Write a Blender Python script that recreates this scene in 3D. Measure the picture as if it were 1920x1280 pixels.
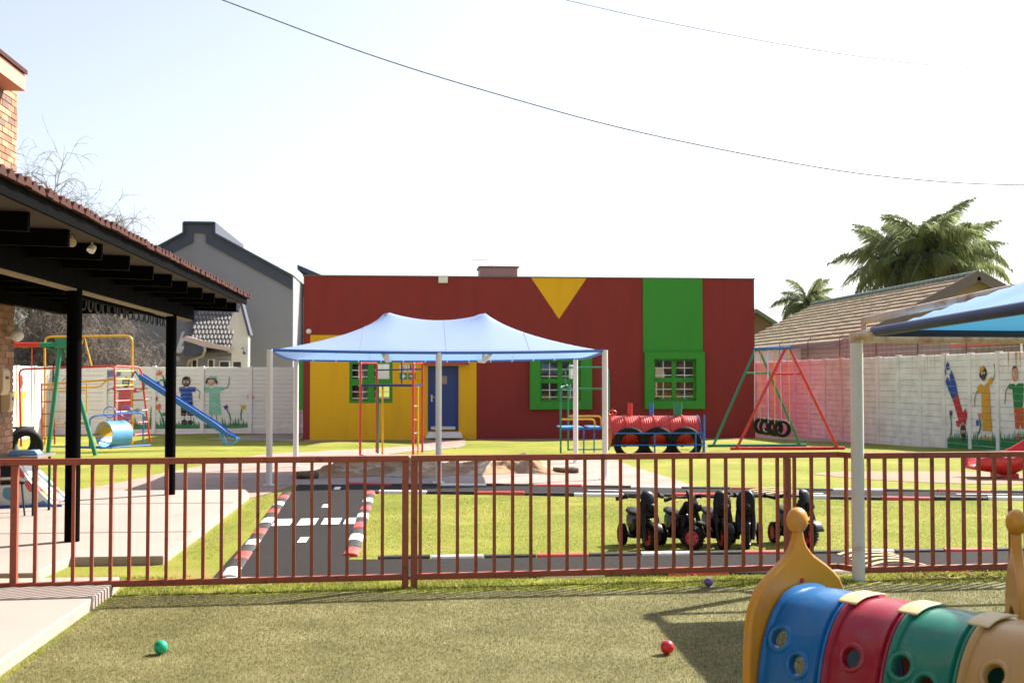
import bpy, bmesh, math, random
import numpy as np
from mathutils import Vector, Matrix

for o in list(bpy.data.objects):
    bpy.data.objects.remove(o)
SC = bpy.context.scene
COL = SC.collection
R = math.radians
PI = math.pi
rnd = random.Random(11)
rng = np.random.default_rng(5)

# ------------------------------------------------------------------ camera, sky, sun, exposure
cam_d = bpy.data.cameras.new('camera')
cam = bpy.data.objects.new('camera', cam_d)
COL.objects.link(cam)
cam.location = (0, 0, 1.65)
cam.rotation_euler = (R(90 + 1.848), 0, R(-4.94))
cam_d.sensor_width = 36
cam_d.lens = 41.25
cam_d.clip_end = 2000
cam_d.dof.use_dof = True
cam_d.dof.focus_distance = 10.5
cam_d.dof.aperture_fstop = 4.0
SC.camera = cam

SUN_DIR = Vector((2.01, 1.32, 2.02)).normalized()      # from the ground towards the sun
elev = math.asin(SUN_DIR.z)
azim = math.atan2(SUN_DIR.x, SUN_DIR.y)
world = bpy.data.worlds.new('World')
SC.world = world
world.use_nodes = True
wn = world.node_tree
for n in list(wn.nodes):
    wn.nodes.remove(n)
wo = wn.nodes.new('ShaderNodeOutputWorld')
wb = wn.nodes.new('ShaderNodeBackground')
ws = wn.nodes.new('ShaderNodeTexSky')
ws.sky_type = 'NISHITA'
ws.sun_disc = False
ws.sun_elevation = elev
ws.sun_rotation = azim
ws.altitude = 1400
ws.air_density = 1.0
ws.dust_density = 7.0
ws.ozone_density = 1.0
wb.inputs[1].default_value = 0.102
whs = wn.nodes.new('ShaderNodeHueSaturation')      # pale hazy winter sky
whs.inputs['Saturation'].default_value = 0.55
wn.links.new(ws.outputs[0], whs.inputs['Color'])
wn.links.new(whs.outputs[0], wb.inputs[0])
wn.links.new(wb.outputs[0], wo.inputs[0])

sun_d = bpy.data.lights.new('sun', 'SUN')
sun_d.energy = 5.0
sun_d.angle = R(0.55)
sun_d.color = (1.0, 0.94, 0.84)
sun = bpy.data.objects.new('sun', sun_d)
COL.objects.link(sun)
sun.rotation_euler = (-SUN_DIR).to_track_quat('-Z', 'Y').to_euler()
sun.location = (20, 13, 20)

SC.view_settings.view_transform = 'Standard'
SC.view_settings.look = 'None'
SC.view_settings.exposure = 1.27
SC.view_settings.gamma = 1.0
SC.view_settings.use_curve_mapping = False

# ------------------------------------------------------------------ materials
MATS = {}

def mat(name, col, rough=.6, var=.10, vs=2.5, fine=.06, fs=60, bump=0., bs=120, metal=0., coat=0.,
        transl=None, spec=.5, dirt=None, stretch=None):
    m = bpy.data.materials.new(name)
    m.use_nodes = True
    nt = m.node_tree
    N, L = nt.nodes, nt.links
    b = N['Principled BSDF']
    geo = N.new('ShaderNodeNewGeometry')
    pos = geo.outputs['Position']
    if stretch:
        vm = N.new('ShaderNodeVectorMath'); vm.operation = 'MULTIPLY'
        vm.inputs[1].default_value = stretch
        L.new(pos, vm.inputs[0]); pos = vm.outputs[0]
    def noise(scale, det=4):
        t = N.new('ShaderNodeTexNoise')
        t.inputs['Scale'].default_value = scale
        t.inputs['Detail'].default_value = det
        L.new(pos, t.inputs['Vector'])
        return t
    def mix(a, bb, fac):
        x = N.new('ShaderNodeMix'); x.data_type = 'RGBA'
        for s, v in ((x.inputs[6], a), (x.inputs[7], bb)):
            if isinstance(v, tuple): s.default_value = v
            else: L.new(v, s)
        if isinstance(fac, float): x.inputs[0].default_value = fac
        else: L.new(fac, x.inputs[0])
        return x.outputs[2]
    c = tuple(col)
    n1 = noise(vs)
    lo = tuple(max(0, v * (1 - 1.6 * var)) for v in c) + (1,)
    hi = tuple(min(1, v * (1 + 1.6 * var)) for v in c) + (1,)
    out = mix(lo, hi, n1.outputs[0])
    if fine:
        n2 = noise(fs, 3)
        out2 = mix((1 - fine * 2,) * 3 + (1,), (1 + fine * 2,) * 3 + (1,), n2.outputs[0])
        mm = N.new('ShaderNodeMix'); mm.data_type = 'RGBA'; mm.blend_type = 'MULTIPLY'
        mm.inputs[0].default_value = 1
        L.new(out, mm.inputs[6]); L.new(out2, mm.inputs[7])
        out = mm.outputs[2]
    if dirt:
        dc, ds, lo_, hi_ = dirt
        n3 = noise(ds, 6)
        mr = N.new('ShaderNodeMapRange')
        mr.inputs[1].default_value = lo_; mr.inputs[2].default_value = hi_
        L.new(n3.outputs[0], mr.inputs[0])
        out = mix(out, tuple(dc) + (1,), mr.outputs[0])
    L.new(out, b.inputs['Base Color'])
    mrr = N.new('ShaderNodeMapRange')
    mrr.inputs[3].default_value = max(0.02, rough - .12); mrr.inputs[4].default_value = min(1, rough + .12)
    L.new(n1.outputs[0], mrr.inputs[0])
    L.new(mrr.outputs[0], b.inputs['Roughness'])
    b.inputs['Metallic'].default_value = metal
    b.inputs['Specular IOR Level'].default_value = spec
    b.inputs['Coat Weight'].default_value = coat
    if bump:
        nb = noise(bs, 4)
        bp = N.new('ShaderNodeBump'); bp.inputs['Strength'].default_value = bump
        bp.inputs['Distance'].default_value = .02
        L.new(nb.outputs[0], bp.inputs['Height'])
        L.new(bp.outputs[0], b.inputs['Normal'])
    if transl:
        tb = N.new('ShaderNodeBsdfTranslucent')
        tb.inputs[0].default_value = tuple(transl[:3]) + (1,)
        ms = N.new('ShaderNodeMixShader'); ms.inputs[0].default_value = transl[3]
        L.new(b.outputs[0], ms.inputs[1]); L.new(tb.outputs[0], ms.inputs[2])
        L.new(ms.outputs[0], N['Material Output'].inputs[0])
    MATS[name] = m
    return m

# setting
mat('earth', (.30, .20, .13), .95, .2, 1.5, .12, 40, .5, 60)
mat('concrete', (.36, .295, .262), .88, .07, 1.2, .05, 90, .25, 150, dirt=((.28, .225, .195), 1.4, .58, .80))
mat('asphalt', (.034, .030, .029), .95, .16, 2.5, .30, 160, .5, 260, spec=.12)
mat('dead_leaf', (.20, .085, .04), .8, .35, 30, .1, 60)
mat('paint_white', (.80, .79, .77), .6, .05, 6, .05, 80, .1, 120, dirt=((.45, .40, .36), 7, .62, .85))
mat('kerb_red', (.62, .07, .06), .6, .10, 6, .08, 80, .15, 140, dirt=((.30, .12, .10), 8, .62, .85))
mat('kerb_black', (.028, .026, .026), .7, .2, 6, .10, 80, .3, 140)
mat('hump_yellow', (.46, .35, .17), .7, .10, 6, .10, 80, .2, 120)
# fence
mat('fence_paint', (.31, .066, .032), .48, .14, 4, .07, 60, .05, 200, dirt=((.11, .028, .018), 13, .58, .74))
# buildings
mat('wall_red', (.26, .020, .016), .72, .05, .8, .03, 50, .12, 220, dirt=((.205, .017, .013), 1.2, .48, .82), stretch=(2.6, 1, .40))
mat('wall_yellow', (.82, .425, .001), .72, .04, .8, .03, 50, .12, 220, dirt=((.70, .34, .003), 1.2, .50, .85), stretch=(2.6, 1, .40))
mat('wall_green', (.035, .27, .022), .68, .05, .8, .03, 50, .1, 220, dirt=((.03, .20, .025), 1.1, .55, .85), stretch=(2.5, 1, .3))
mat('door_blue', (.014, .040, .19), .45, .06, 3, .03, 60)
mat('awning_red', (.38, .07, .06), .6, .08, 3, .05, 60)
mat('interior', (.42, .36, .32), .9, .1, 2)
mat('taupe', (.34, .24, .22), .8, .06, 2, .04, 60)
mat('steel_grey', (.55, .55, .54), .4, .06, 8, .04, 60, metal=.6)
mat('white_metal', (.74, .70, .68), .45, .05, 2, .04, 60, dirt=((.45, .36, .30), 5, .66, .9))
mat('white_plastic', (.78, .77, .74), .4, .04, 3, .02, 50)
mat('beige_plastic', (.62, .47, .28), .42, .05, 3, .02, 50)
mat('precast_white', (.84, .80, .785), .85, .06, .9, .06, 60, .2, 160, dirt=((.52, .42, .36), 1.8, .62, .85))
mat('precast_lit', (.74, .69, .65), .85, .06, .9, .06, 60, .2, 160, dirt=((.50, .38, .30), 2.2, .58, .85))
mat('grey_render', (.27, .268, .315), .85, .05, .5, .04, 40, .1, 120, dirt=((.225, .222, .262), .9, .5, .85))
mat('slate_trim', (.055, .065, .10), .6, .08, 1.5, .04, 40)
mat('white_render', (.70, .65, .61), .85, .05, .8, .04, 40, .15, 120)
mat('tile_grey', (.15, .14, .14), .7, .25, 3, .1, 40)
mat('roof_pink', (.52, .42, .37), .8, .08, 2, .08, 40)
mat('roof_tan', (.36, .28, .185), .8, .08, .7, .10, 14, .2, 40, dirt=((.26, .20, .14), 1.3, .55, .85))
mat('roof_green', (.15, .20, .18), .7, .1, 1, .08, 20)
mat('brown_sheet', (.20, .155, .14), .7, .12, 1.2, .08, 20)
mat('gable_purple', (.16, .12, .125), .75, .1, 1.5, .05, 30)
mat('gable_tan', (.30, .23, .19), .85, .06, 1, .05, 40)
mat('pink_wall', (.62, .45, .37), .85, .05, 1, .05, 40)
mat('window_dark', (.02, .022, .026), .12, .1, 3)
mat('mortar', (.30, .20, .125), .95, .08, 8, .1, 90, .4, 150)
for i, c in enumerate(((.37, .205, .12), (.31, .15, .085), (.42, .26, .165), (.21, .13, .105))):
    mat('brick_%d' % i, c, .9, .16, 9, .14, 70, .4, 120)
mat('fascia_pink', (.66, .25, .19), .6, .05, 2, .03, 40)
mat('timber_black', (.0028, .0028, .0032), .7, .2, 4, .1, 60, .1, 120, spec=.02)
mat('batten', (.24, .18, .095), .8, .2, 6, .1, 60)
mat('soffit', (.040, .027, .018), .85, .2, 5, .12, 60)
mat('roof_red', (.060, .017, .011), .75, .22, 4, .12, 50, .2, 80, spec=.2)
# plastics and play paint
def paint(n, c, r=.42, **k):
    mat(n, c, r, .09, 3, .04, 50, dirt=(tuple(.72 * v + .05 for v in c), 11, .55, .78), **k)
paint('p_red', (.58, .030, .022)); paint('p_green', (.012, .20, .115)); paint('p_blue', (.022, .135, .46))
paint('p_yellow', (.72, .36, .014)); paint('p_navy', (.018, .038, .13)); paint('p_lightblue', (.10, .33, .66))
paint('p_mint', (.28, .62, .45)); paint('p_orange', (.75, .17, .04)); paint('p_darkgreen', (.010, .085, .06))
paint('toy_blue', (.002, .13, .36), .36, coat=.15); paint('toy_red', (.33, .010, .028), .36, coat=.15)
paint('toy_green', (.012, .175, .115), .36, coat=.15); paint('toy_tan', (.48, .27, .09), .38, coat=.1)
paint('toy_yellow', (.60, .245, .012), .40, coat=.1); paint('clip_cream', (.60, .45, .22), .42)
paint('slide_red', (.58, .014, .016), .28, coat=.35)
paint('ball_green', (.0, .36, .17), .3, coat=.2); paint('ball_red', (.72, .015, .022), .3, coat=.2); paint('ball_purple', (.17, .085, .30), .3, coat=.2)
mat('bike_black', (.0045, .0045, .005), .36, .2, 6, .05, 50, spec=.28)
mat('rubber', (.008, .008, .0085), .7, .2, 5, .1, 60, .2, 90, spec=.25)
mat('bike_pink', (.62, .025, .07), .4, .1, 5); mat('bike_red', (.60, .05, .03), .4, .1, 5); mat('bike_silver', (.42, .40, .36), .3, .1, 5, metal=.6)
mat('bike_wheel_black', (.03, .03, .05), .4, .1, 5)
mat('canvas', (.36, .20, .10), .85, .25, 2.6, .1, 40, .35, 40, dirt=((.50, .36, .24), 2.1, .56, .64))
mat('canvas_dark', (.16, .105, .065), .85, .2, 2, .1, 40, .35, 40)
mat('shade_blue', (.30, .40, .66), .55, .05, .8, .05, 220, .05, 300, transl=(.22, .44, .80, .34))
mat('shade_deep', (.25, .43, .76), .5, .06, 1, .16, 130, .15, 160, transl=(.02, .36, .72, .20))
mat('hem_blue', (.03, .13, .45), .5, .06, 2); mat('hem_navy', (.012, .028, .11), .5, .1, 3)
mat('pole_white', (.68, .64, .61), .42, .05, 1.5, .03, 50, dirt=((.42, .26, .14), 4.5, .64, .80))
mat('rust_white', (.60, .50, .40), .6, .1, 3, .06, 60, dirt=((.38, .19, .08), 9, .45, .70))
mat('wire_black', (.012, .014, .016), .5, .1, 3)
mat('rust_iron', (.13, .05, .03), .8, .2, 5)
mat('bark', (.17, .135, .11), .9, .22, 4, .15, 50)
mat('twig', (.20, .165, .14), .9, .2, 2, .1, 30)
mat('palm_trunk', (.17, .11, .075), .9, .2, 3, .15, 30)
mat('frond', (.19, .225, .135), .32, .30, .6, .1, 20, transl=(.27, .31, .15, .5))
mat('frond_dry', (.19, .145, .065), .6, .25, .6, .1, 20)
mat('bush', (.085, .10, .055), .7, .3, 1, .1, 20, transl=(.12, .15, .06, .3))
mat('cloth_mat', (.60, .66, .63), .6, .05, 2, .03, 40)
mat('table_wood', (.22, .18, .16), .6, .1, 6)
mat('paper_blue', (.17, .34, .62), .5, .05, 5)
mat('curtain', (.62, .50, .50), .9, .06, 4)
mat('sign_green', (.004, .22, .14), .5, .03, 5); mat('sign_white', (.78, .78, .76), .5, .03, 5); mat('sign_red', (.6, .05, .05), .5, .03, 5)

def glass(name):
    m = bpy.data.materials.new(name); m.use_nodes = True
    nt = m.node_tree; N, L = nt.nodes, nt.links
    for n in list(N): N.remove(n)
    o = N.new('ShaderNodeOutputMaterial'); t = N.new('ShaderNodeBsdfTransparent'); g = N.new('ShaderNodeBsdfGlossy')
    t.inputs[0].default_value = (.90, .93, .92, 1); g.inputs['Roughness'].default_value = .02
    f = N.new('ShaderNodeFresnel'); f.inputs[0].default_value = 1.5
    x = N.new('ShaderNodeMixShader')
    L.new(f.outputs[0], x.inputs[0]); L.new(t.outputs[0], x.inputs[1]); L.new(g.outputs[0], x.inputs[2]); L.new(x.outputs[0], o.inputs[0])
    MATS[name] = m
glass('pane_glass')

MURAL = {'slateblue': (.16, .20, .38), 'navy': (.05, .06, .14), 'coral': (.60, .09, .11), 'brown': (.10, .035, .022), 'black': (.018, .017, .018),
         'orange': (.72, .17, .05), 'red': (.50, .03, .035), 'blue': (.04, .10, .40), 'darkred': (.45, .025, .04), 'royal': (.02, .075, .36),
         'mint': (.25, .55, .45), 'pinkskin': (.60, .30, .20), 'brownhair': (.10, .04, .022), 'purple': (.10, .06, .25), 'yellow': (.74, .42, .03),
         'pink': (.72, .22, .25), 'green': (.015, .20, .06), 'ink': (.03, .025, .025), 'white': (.78, .76, .73), 'gold': (.66, .33, .03), 'rust': (.55, .10, .03)}
for k, c in MURAL.items():
    mat('mural_' + k, c, .85, .16, 9, .10, 60, dirt=(tuple(.55 * v + .30 for v in c), 14, .62, .80))

def node_mat(name, build):
    m = bpy.data.materials.new(name); m.use_nodes = True
    nt = m.node_tree
    build(nt.nodes, nt.links, nt.nodes['Principled BSDF'])
    MATS[name] = m
    return m

def _noise(N, L, vec, scale, det=4, rough=.5):
    t = N.new('ShaderNodeTexNoise'); t.inputs['Scale'].default_value = scale; t.inputs['Detail'].default_value = det
    t.inputs['Roughness'].default_value = rough
    L.new(vec, t.inputs['Vector']); return t.outputs[0]
def _ramp(N, L, fac, stops, interp='LINEAR'):
    r = N.new('ShaderNodeValToRGB'); r.color_ramp.interpolation = interp
    e = r.color_ramp.elements
    while len(e) < len(stops): e.new(.5)
    for el, (p, c) in zip(e, stops):
        el.position = p; el.color = tuple(c) + (1,)
    L.new(fac, r.inputs[0]); return r.outputs[0]
def _mix(N, L, a, b, fac, mode='MIX'):
    x = N.new('ShaderNodeMix'); x.data_type = 'RGBA'; x.blend_type = mode
    for s, v in ((x.inputs[6], a), (x.inputs[7], b)):
        if isinstance(v, tuple): s.default_value = v
        else: L.new(v, s)
    if isinstance(fac, (int, float)): x.inputs[0].default_value = fac
    else: L.new(fac, x.inputs[0])
    return x.outputs[2]
def _bump(N, L, b, h, s, d=.02):
    bp = N.new('ShaderNodeBump'); bp.inputs['Strength'].default_value = s; bp.inputs['Distance'].default_value = d
    L.new(h, bp.inputs['Height']); L.new(bp.outputs[0], b.inputs['Normal'])

def lawn_nodes(N, L, b):
    p = N.new('ShaderNodeNewGeometry').outputs['Position']
    base = _ramp(N, L, _noise(N, L, p, .55, 5, .6), [(.30, (.170, .205, .018)), (.5, (.245, .258, .034)), (.68, (.335, .312, .062))])
    f1 = _ramp(N, L, _noise(N, L, p, 34, 6, .75), [(.30, (.55, .58, .50)), (.5, (1, 1, 1)), (.70, (1.45, 1.40, 1.5))])
    c = _mix(N, L, base, f1, 1.0, 'MULTIPLY')
    dry = _ramp(N, L, _noise(N, L, p, .8, 7, .65), [(.57, (0, 0, 0)), (.72, (.75, .75, .75))])
    c = _mix(N, L, c, (.36, .235, .125, 1), dry)
    L.new(c, b.inputs['Base Color']); b.inputs['Roughness'].default_value = .9
    b.inputs['Specular IOR Level'].default_value = .2
    _bump(N, L, b, _noise(N, L, p, 60, 6, .8), .7, .03)
node_mat('lawn', lawn_nodes)

def turf_nodes(N, L, b):
    p = N.new('ShaderNodeNewGeometry').outputs['Position']
    base = _ramp(N, L, _noise(N, L, p, 1.6, 4, .6), [(.32, (.120, .112, .020)), (.5, (.198, .178, .048)), (.66, (.275, .250, .095))])
    f1 = _ramp(N, L, _noise(N, L, p, 150, 3, .7), [(.32, (.45, .46, .42)), (.5, (1, 1, 1)), (.68, (1.7, 1.65, 1.7))])
    L.new(_mix(N, L, base, f1, 1.0, 'MULTIPLY'), b.inputs['Base Color'])
    b.inputs['Roughness'].default_value = .7
    _bump(N, L, b, _noise(N, L, p, 260, 3, .8), .8, .015)
node_mat('turf', turf_nodes)

def blade_nodes(cols):
    def f(N, L, b):
        p = N.new('ShaderNodeNewGeometry').outputs['Position']
        w = N.new('ShaderNodeTexWhiteNoise'); w.noise_dimensions = '3D'
        sn = N.new('ShaderNodeVectorMath'); sn.operation = 'SNAP'; sn.inputs[1].default_value = (.012, .012, 1)
        L.new(p, sn.inputs[0]); L.new(sn.outputs[0], w.inputs['Vector'])
        c = _ramp(N, L, w.outputs['Value'], cols)
        big = _ramp(N, L, _noise(N, L, p, 1.3, 4), [(.3, (.75, .78, .7)), (.7, (1.25, 1.2, 1.3))])
        L.new(_mix(N, L, c, big, 1.0, 'MULTIPLY'), b.inputs['Base Color'])
        b.inputs['Roughness'].default_value = .5; b.inputs['Specular IOR Level'].default_value = .4
        o = N['Material Output']; t = N.new('ShaderNodeBsdfTranslucent'); m = N.new('ShaderNodeMixShader'); m.inputs[0].default_value = .35
        L.new(c, t.inputs[0]); L.new(b.outputs[0], m.inputs[1]); L.new(t.outputs[0], m.inputs[2]); L.new(m.outputs[0], o.inputs[0])
    return f
node_mat('grass_blade', blade_nodes([(0, (.10, .155, .012)), (.45, (.20, .25, .024)), (.8, (.31, .32, .048)), (1, (.44, .37, .13))]))
node_mat('turf_blade', blade_nodes([(0, (.098, .094, .016)), (.5, (.205, .187, .050)), (.85, (.32, .285, .12)), (1, (.52, .48, .30))]))

def paver_nodes(N, L, b):
    p = N.new('ShaderNodeNewGeometry').outputs['Position']
    br = N.new('ShaderNodeTexBrick'); L.new(p, br.inputs['Vector'])
    br.inputs['Scale'].default_value = 4.4
    br.inputs['Color1'].default_value = (.40, .285, .24, 1); br.inputs['Color2'].default_value = (.34, .235, .20, 1)
    br.inputs['Mortar'].default_value = (.27, .22, .19, 1); br.inputs['Mortar Size'].default_value = .018
    c = _mix(N, L, br.outputs[0], _ramp(N, L, _noise(N, L, p, 1.4, 5), [(.3, (.8, .78, .76)), (.7, (1.15, 1.12, 1.1))]), 1.0, 'MULTIPLY')
    L.new(c, b.inputs['Base Color']); b.inputs['Roughness'].default_value = .9
    _bump(N, L, b, br.outputs['Fac'], -.4, .01)
node_mat('paver', paver_nodes)

def wallgrad_nodes(N, L, b):
    p = N.new('ShaderNodeNewGeometry').outputs['Position']
    s = N.new('ShaderNodeSeparateXYZ'); L.new(p, s.inputs[0])
    mr = N.new('ShaderNodeMapRange'); mr.inputs[1].default_value = 24; mr.inputs[2].default_value = 44
    L.new(s.outputs[1], mr.inputs[0])
    W = (.85, .82, .81)
    c = _ramp(N, L, mr.outputs[0], [(0, W), (.40, W), (.50, (.85, .64, .62)), (.575, (.86, .45, .44)), (.66, (.84, .52, .54)), (.76, (.76, .56, .66)), (.95, (.76, .62, .72))])
    c = _mix(N, L, c, _ramp(N, L, _noise(N, L, p, 3, 5), [(.3, (.86, .85, .84)), (.7, (1.08, 1.08, 1.08))]), 1.0, 'MULTIPLY')
    # rust runs below the coping
    vm = N.new('ShaderNodeVectorMath'); vm.operation = 'MULTIPLY'; vm.inputs[1].default_value = (9, 9, .25); L.new(p, vm.inputs[0])
    st = _ramp(N, L, _noise(N, L, vm.outputs[0], 1.0, 2), [(.60, (0, 0, 0)), (.66, (1, 1, 1))])
    big = _ramp(N, L, _noise(N, L, p, .45, 1), [(.48, (0, 0, 0)), (.56, (1, 1, 1))])
    top = N.new('ShaderNodeMapRange'); top.inputs[1].default_value = 1.75; top.inputs[2].default_value = 2.25; L.new(s.outputs[2], top.inputs[0])
    k = _mix(N, L, st, big, 1.0, 'MULTIPLY')
    mk = N.new('ShaderNodeMath'); mk.operation = 'MULTIPLY'; L.new(k, mk.inputs[0]); L.new(top.outputs[0], mk.inputs[1])
    c = _mix(N, L, c, (.50, .22, .09, 1), mk.outputs[0])
    L.new(c, b.inputs['Base Color']); b.inputs['Roughness'].default_value = .85
    _bump(N, L, b, _noise(N, L, p, 120, 4), .2)
node_mat('precast_mural', wallgrad_nodes)

def matprint_nodes(N, L, b):
    p = N.new('ShaderNodeNewGeometry').outputs['Position']
    v = N.new('ShaderNodeTexVoronoi'); v.inputs['Scale'].default_value = 7; L.new(p, v.inputs['Vector'])
    c = _ramp(N, L, v.outputs['Color'], [(0, (.62, .70, .68)), (.45, (.66, .72, .70)), (.5, (.10, .30, .42)), (.6, (.55, .12, .12)), (.7, (.62, .70, .68)), (.85, (.20, .38, .16)), (.92, (.66, .62, .30))], 'CONSTANT')
    L.new(c, b.inputs['Base Color']); b.inputs['Roughness'].default_value = .45
node_mat('printed_mat', matprint_nodes)

# ------------------------------------------------------------------ mesh builder
class MB:
    def __init__(self):
        self.v = []; self.f = []
    def add(self, vs, fs):
        k = len(self.v)
        self.v += [tuple(p) for p in vs]
        self.f += [tuple(i + k for i in f) for f in fs]
        return self
    def box(self, a, b):
        (x0, y0, z0), (x1, y1, z1) = a, b
        if x0 > x1: x0, x1 = x1, x0
        if y0 > y1: y0, y1 = y1, y0
        if z0 > z1: z0, z1 = z1, z0
        return self.add([(x0, y0, z0), (x1, y0, z0), (x1, y1, z0), (x0, y1, z0), (x0, y0, z1), (x1, y0, z1), (x1, y1, z1), (x0, y1, z1)],
                        [(3, 2, 1, 0), (4, 5, 6, 7), (0, 1, 5, 4), (1, 2, 6, 5), (2, 3, 7, 6), (3, 0, 4, 7)])
    def bar(self, p, q, w, h, upv=(0, 0, 1)):
        p, q = Vector(p), Vector(q); d = (q - p).normalized()
        s = d.cross(Vector(upv))
        if s.length < 1e-4: s = d.cross(Vector((0, 1, 0)))
        s.normalize(); u = s.cross(d).normalized()
        vs = [c + s * (a * w / 2) + u * (b * h / 2) for c in (p, q) for a, b in ((-1, -1), (1, -1), (1, 1), (-1, 1))]
        return self.add(vs, [(3, 2, 1, 0), (4, 5, 6, 7), (0, 1, 5, 4), (1, 2, 6, 5), (2, 3, 7, 6), (3, 0, 4, 7)])
    def tube(self, pts, r, n=8, cap=True, closed=False):
        P = [Vector(p) for p in pts]; m = len(P)
        rr = r if isinstance(r, (list, tuple)) else [r] * m
        vs = []; prev = None
        for i, p in enumerate(P):
            if closed: t = P[(i + 1) % m] - P[i - 1]
            else: t = P[min(i + 1, m - 1)] - P[max(i - 1, 0)]
            t.normalize()
            if prev is None:
                a = t.cross(Vector((0, 0, 1)))
                if a.length < 1e-3: a = t.cross(Vector((0, 1, 0)))
            else:
                a = prev - t * prev.dot(t)
            a.normalize(); prev = a; b2 = t.cross(a)
            vs += [p + (a * math.cos(2 * PI * k / n) + b2 * math.sin(2 * PI * k / n)) * rr[i] for k in range(n)]
        fs = []
        rng_ = range(m if closed else m - 1)
        for i in rng_:
            j = (i + 1) % m
            for k in range(n):
                fs.append((i * n + k, i * n + (k + 1) % n, j * n + (k + 1) % n, j * n + k))
        if cap and not closed:
            fs.append(tuple(range(n))[::-1]); fs.append(tuple((m - 1) * n + k for k in range(n)))
        return self.add(vs, fs)
    def lathe(self, prof, c=(0, 0, 0), axis='z', n=20, a0=0, a1=2 * PI):
        full = abs(a1 - a0 - 2 * PI) < 1e-6
        k = n if full else n + 1
        vs = []
        for r, h in prof:
            for i in range(k):
                a = a0 + (a1 - a0) * i / n
                x, y = r * math.cos(a), r * math.sin(a)
                p = (x, y, h) if axis == 'z' else ((x, h, y) if axis == 'y' else (h, x, y))
                vs.append((p[0] + c[0], p[1] + c[1], p[2] + c[2]))
        fs = []
        for j in range(len(prof) - 1):
            for i in range(n):
                i2 = (i + 1) % k
                fs.append((j * k + i, j * k + i2, (j + 1) * k + i2, (j + 1) * k + i))
        return self.add(vs, fs)
    def sphere(self, c, r, n=16, m=10, s=(1, 1, 1)):
        prof = [(math.sin(PI * j / m), -math.cos(PI * j / m)) for j in range(m + 1)]
        t = MB().lathe(prof, n=n)
        return self.add([(c[0] + x * r * s[0], c[1] + y * r * s[1], c[2] + z * r * s[2]) for x, y, z in t.v], t.f)
    def prism(self, poly, t0, t1, f):
        # poly in 2D; f(u, v, t) -> xyz; extruded from t0 to t1
        n = len(poly)
        vs = [f(u, v, t0) for u, v in poly] + [f(u, v, t1) for u, v in poly]
        fs = [tuple(range(n))[::-1], tuple(range(n, 2 * n))] + [(i, (i + 1) % n, n + (i + 1) % n, n + i) for i in range(n)]
        return self.add(vs, fs)
    def move(self, d):
        self.v = [(x + d[0], y + d[1], z + d[2]) for x, y, z in self.v]; return self
    def xf(self, M):
        self.v = [tuple(M @ Vector(p)) for p in self.v]; return self
    def build(self, name, m, parent=None, smooth=False, world=False, bevel=0, fix=True):
        me = bpy.data.meshes.new(name)
        vs = self.v
        if world and parent is not None:
            o = parent.location
            pp = parent.parent
            off = Vector(o) + (Vector(pp.location) if pp else Vector())
            vs = [(x - off.x, y - off.y, z - off.z) for x, y, z in vs]
        me.from_pydata(vs, [], self.f)
        if fix:
            bm = bmesh.new(); bm.from_mesh(me); bmesh.ops.recalc_face_normals(bm, faces=bm.faces); bm.to_mesh(me); bm.free()
        if smooth:
            me.polygons.foreach_set('use_smooth', [True] * len(me.polygons))
            if smooth != 'all':
                try: me.set_sharp_from_angle(angle=R(40))
                except Exception: pass
        me.materials.append(MATS[m] if isinstance(m, str) else m)
        ob = bpy.data.objects.new(name, me)
        COL.objects.link(ob)
        if parent is not None: ob.parent = parent
        if bevel:
            bv = ob.modifiers.new('bevel', 'BEVEL'); bv.width = bevel; bv.segments = 2; bv.limit_method = 'ANGLE'
        return ob

def inst(name, src, parent, loc=(0, 0, 0), rot=(0, 0, 0), scale=(1, 1, 1), m=None):
    o = bpy.data.objects.new(name, src.data if m is None else src.data)
    COL.objects.link(o)
    if parent is not None: o.parent = parent
    o.location = loc; o.rotation_euler = rot; o.scale = scale
    if m is not None:
        o.material_slots[0].link = 'OBJECT'; o.material_slots[0].material = MATS[m]
    return o
def tag(o, label, cat, group=None):
    o['label'] = label; o['category'] = cat
    if group: o['group'] = group
    return o
def thing(name, label, cat, loc=(0, 0, 0), rz=0, group=None):
    o = bpy.data.objects.new(name, None); COL.objects.link(o)
    o.location = loc; o.rotation_euler = (0, 0, rz); o.empty_display_size = .2
    return tag(o, label, cat, group)
def structure(o):
    o['kind'] = 'structure'; return o
def stuff(o, label=None, cat=None):
    o['kind'] = 'stuff'
    if label: o['label'] = label; o['category'] = cat
    return o
def arc(c, r, a0, a1, n, f):
    return [f(c[0] + r * math.cos(a0 + (a1 - a0) * i / n), c[1] + r * math.sin(a0 + (a1 - a0) * i / n)) for i in range(n + 1)]
def rounded(pts, r, n=4):
    # polyline with its inner corners rounded
    P = [Vector(p) for p in pts]; out = [P[0]]
    for i in range(1, len(P) - 1):
        a = (P[i - 1] - P[i]); b = (P[i + 1] - P[i]); k = min(r, a.length * .49, b.length * .49)
        a = P[i] + a.normalized() * k; b = P[i] + b.normalized() * k
        for j in range(n + 1):
            t = j / n
            out.append(a * (1 - t) ** 2 + P[i] * 2 * t * (1 - t) + b * t * t)
    out.append(P[-1]); return out

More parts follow.
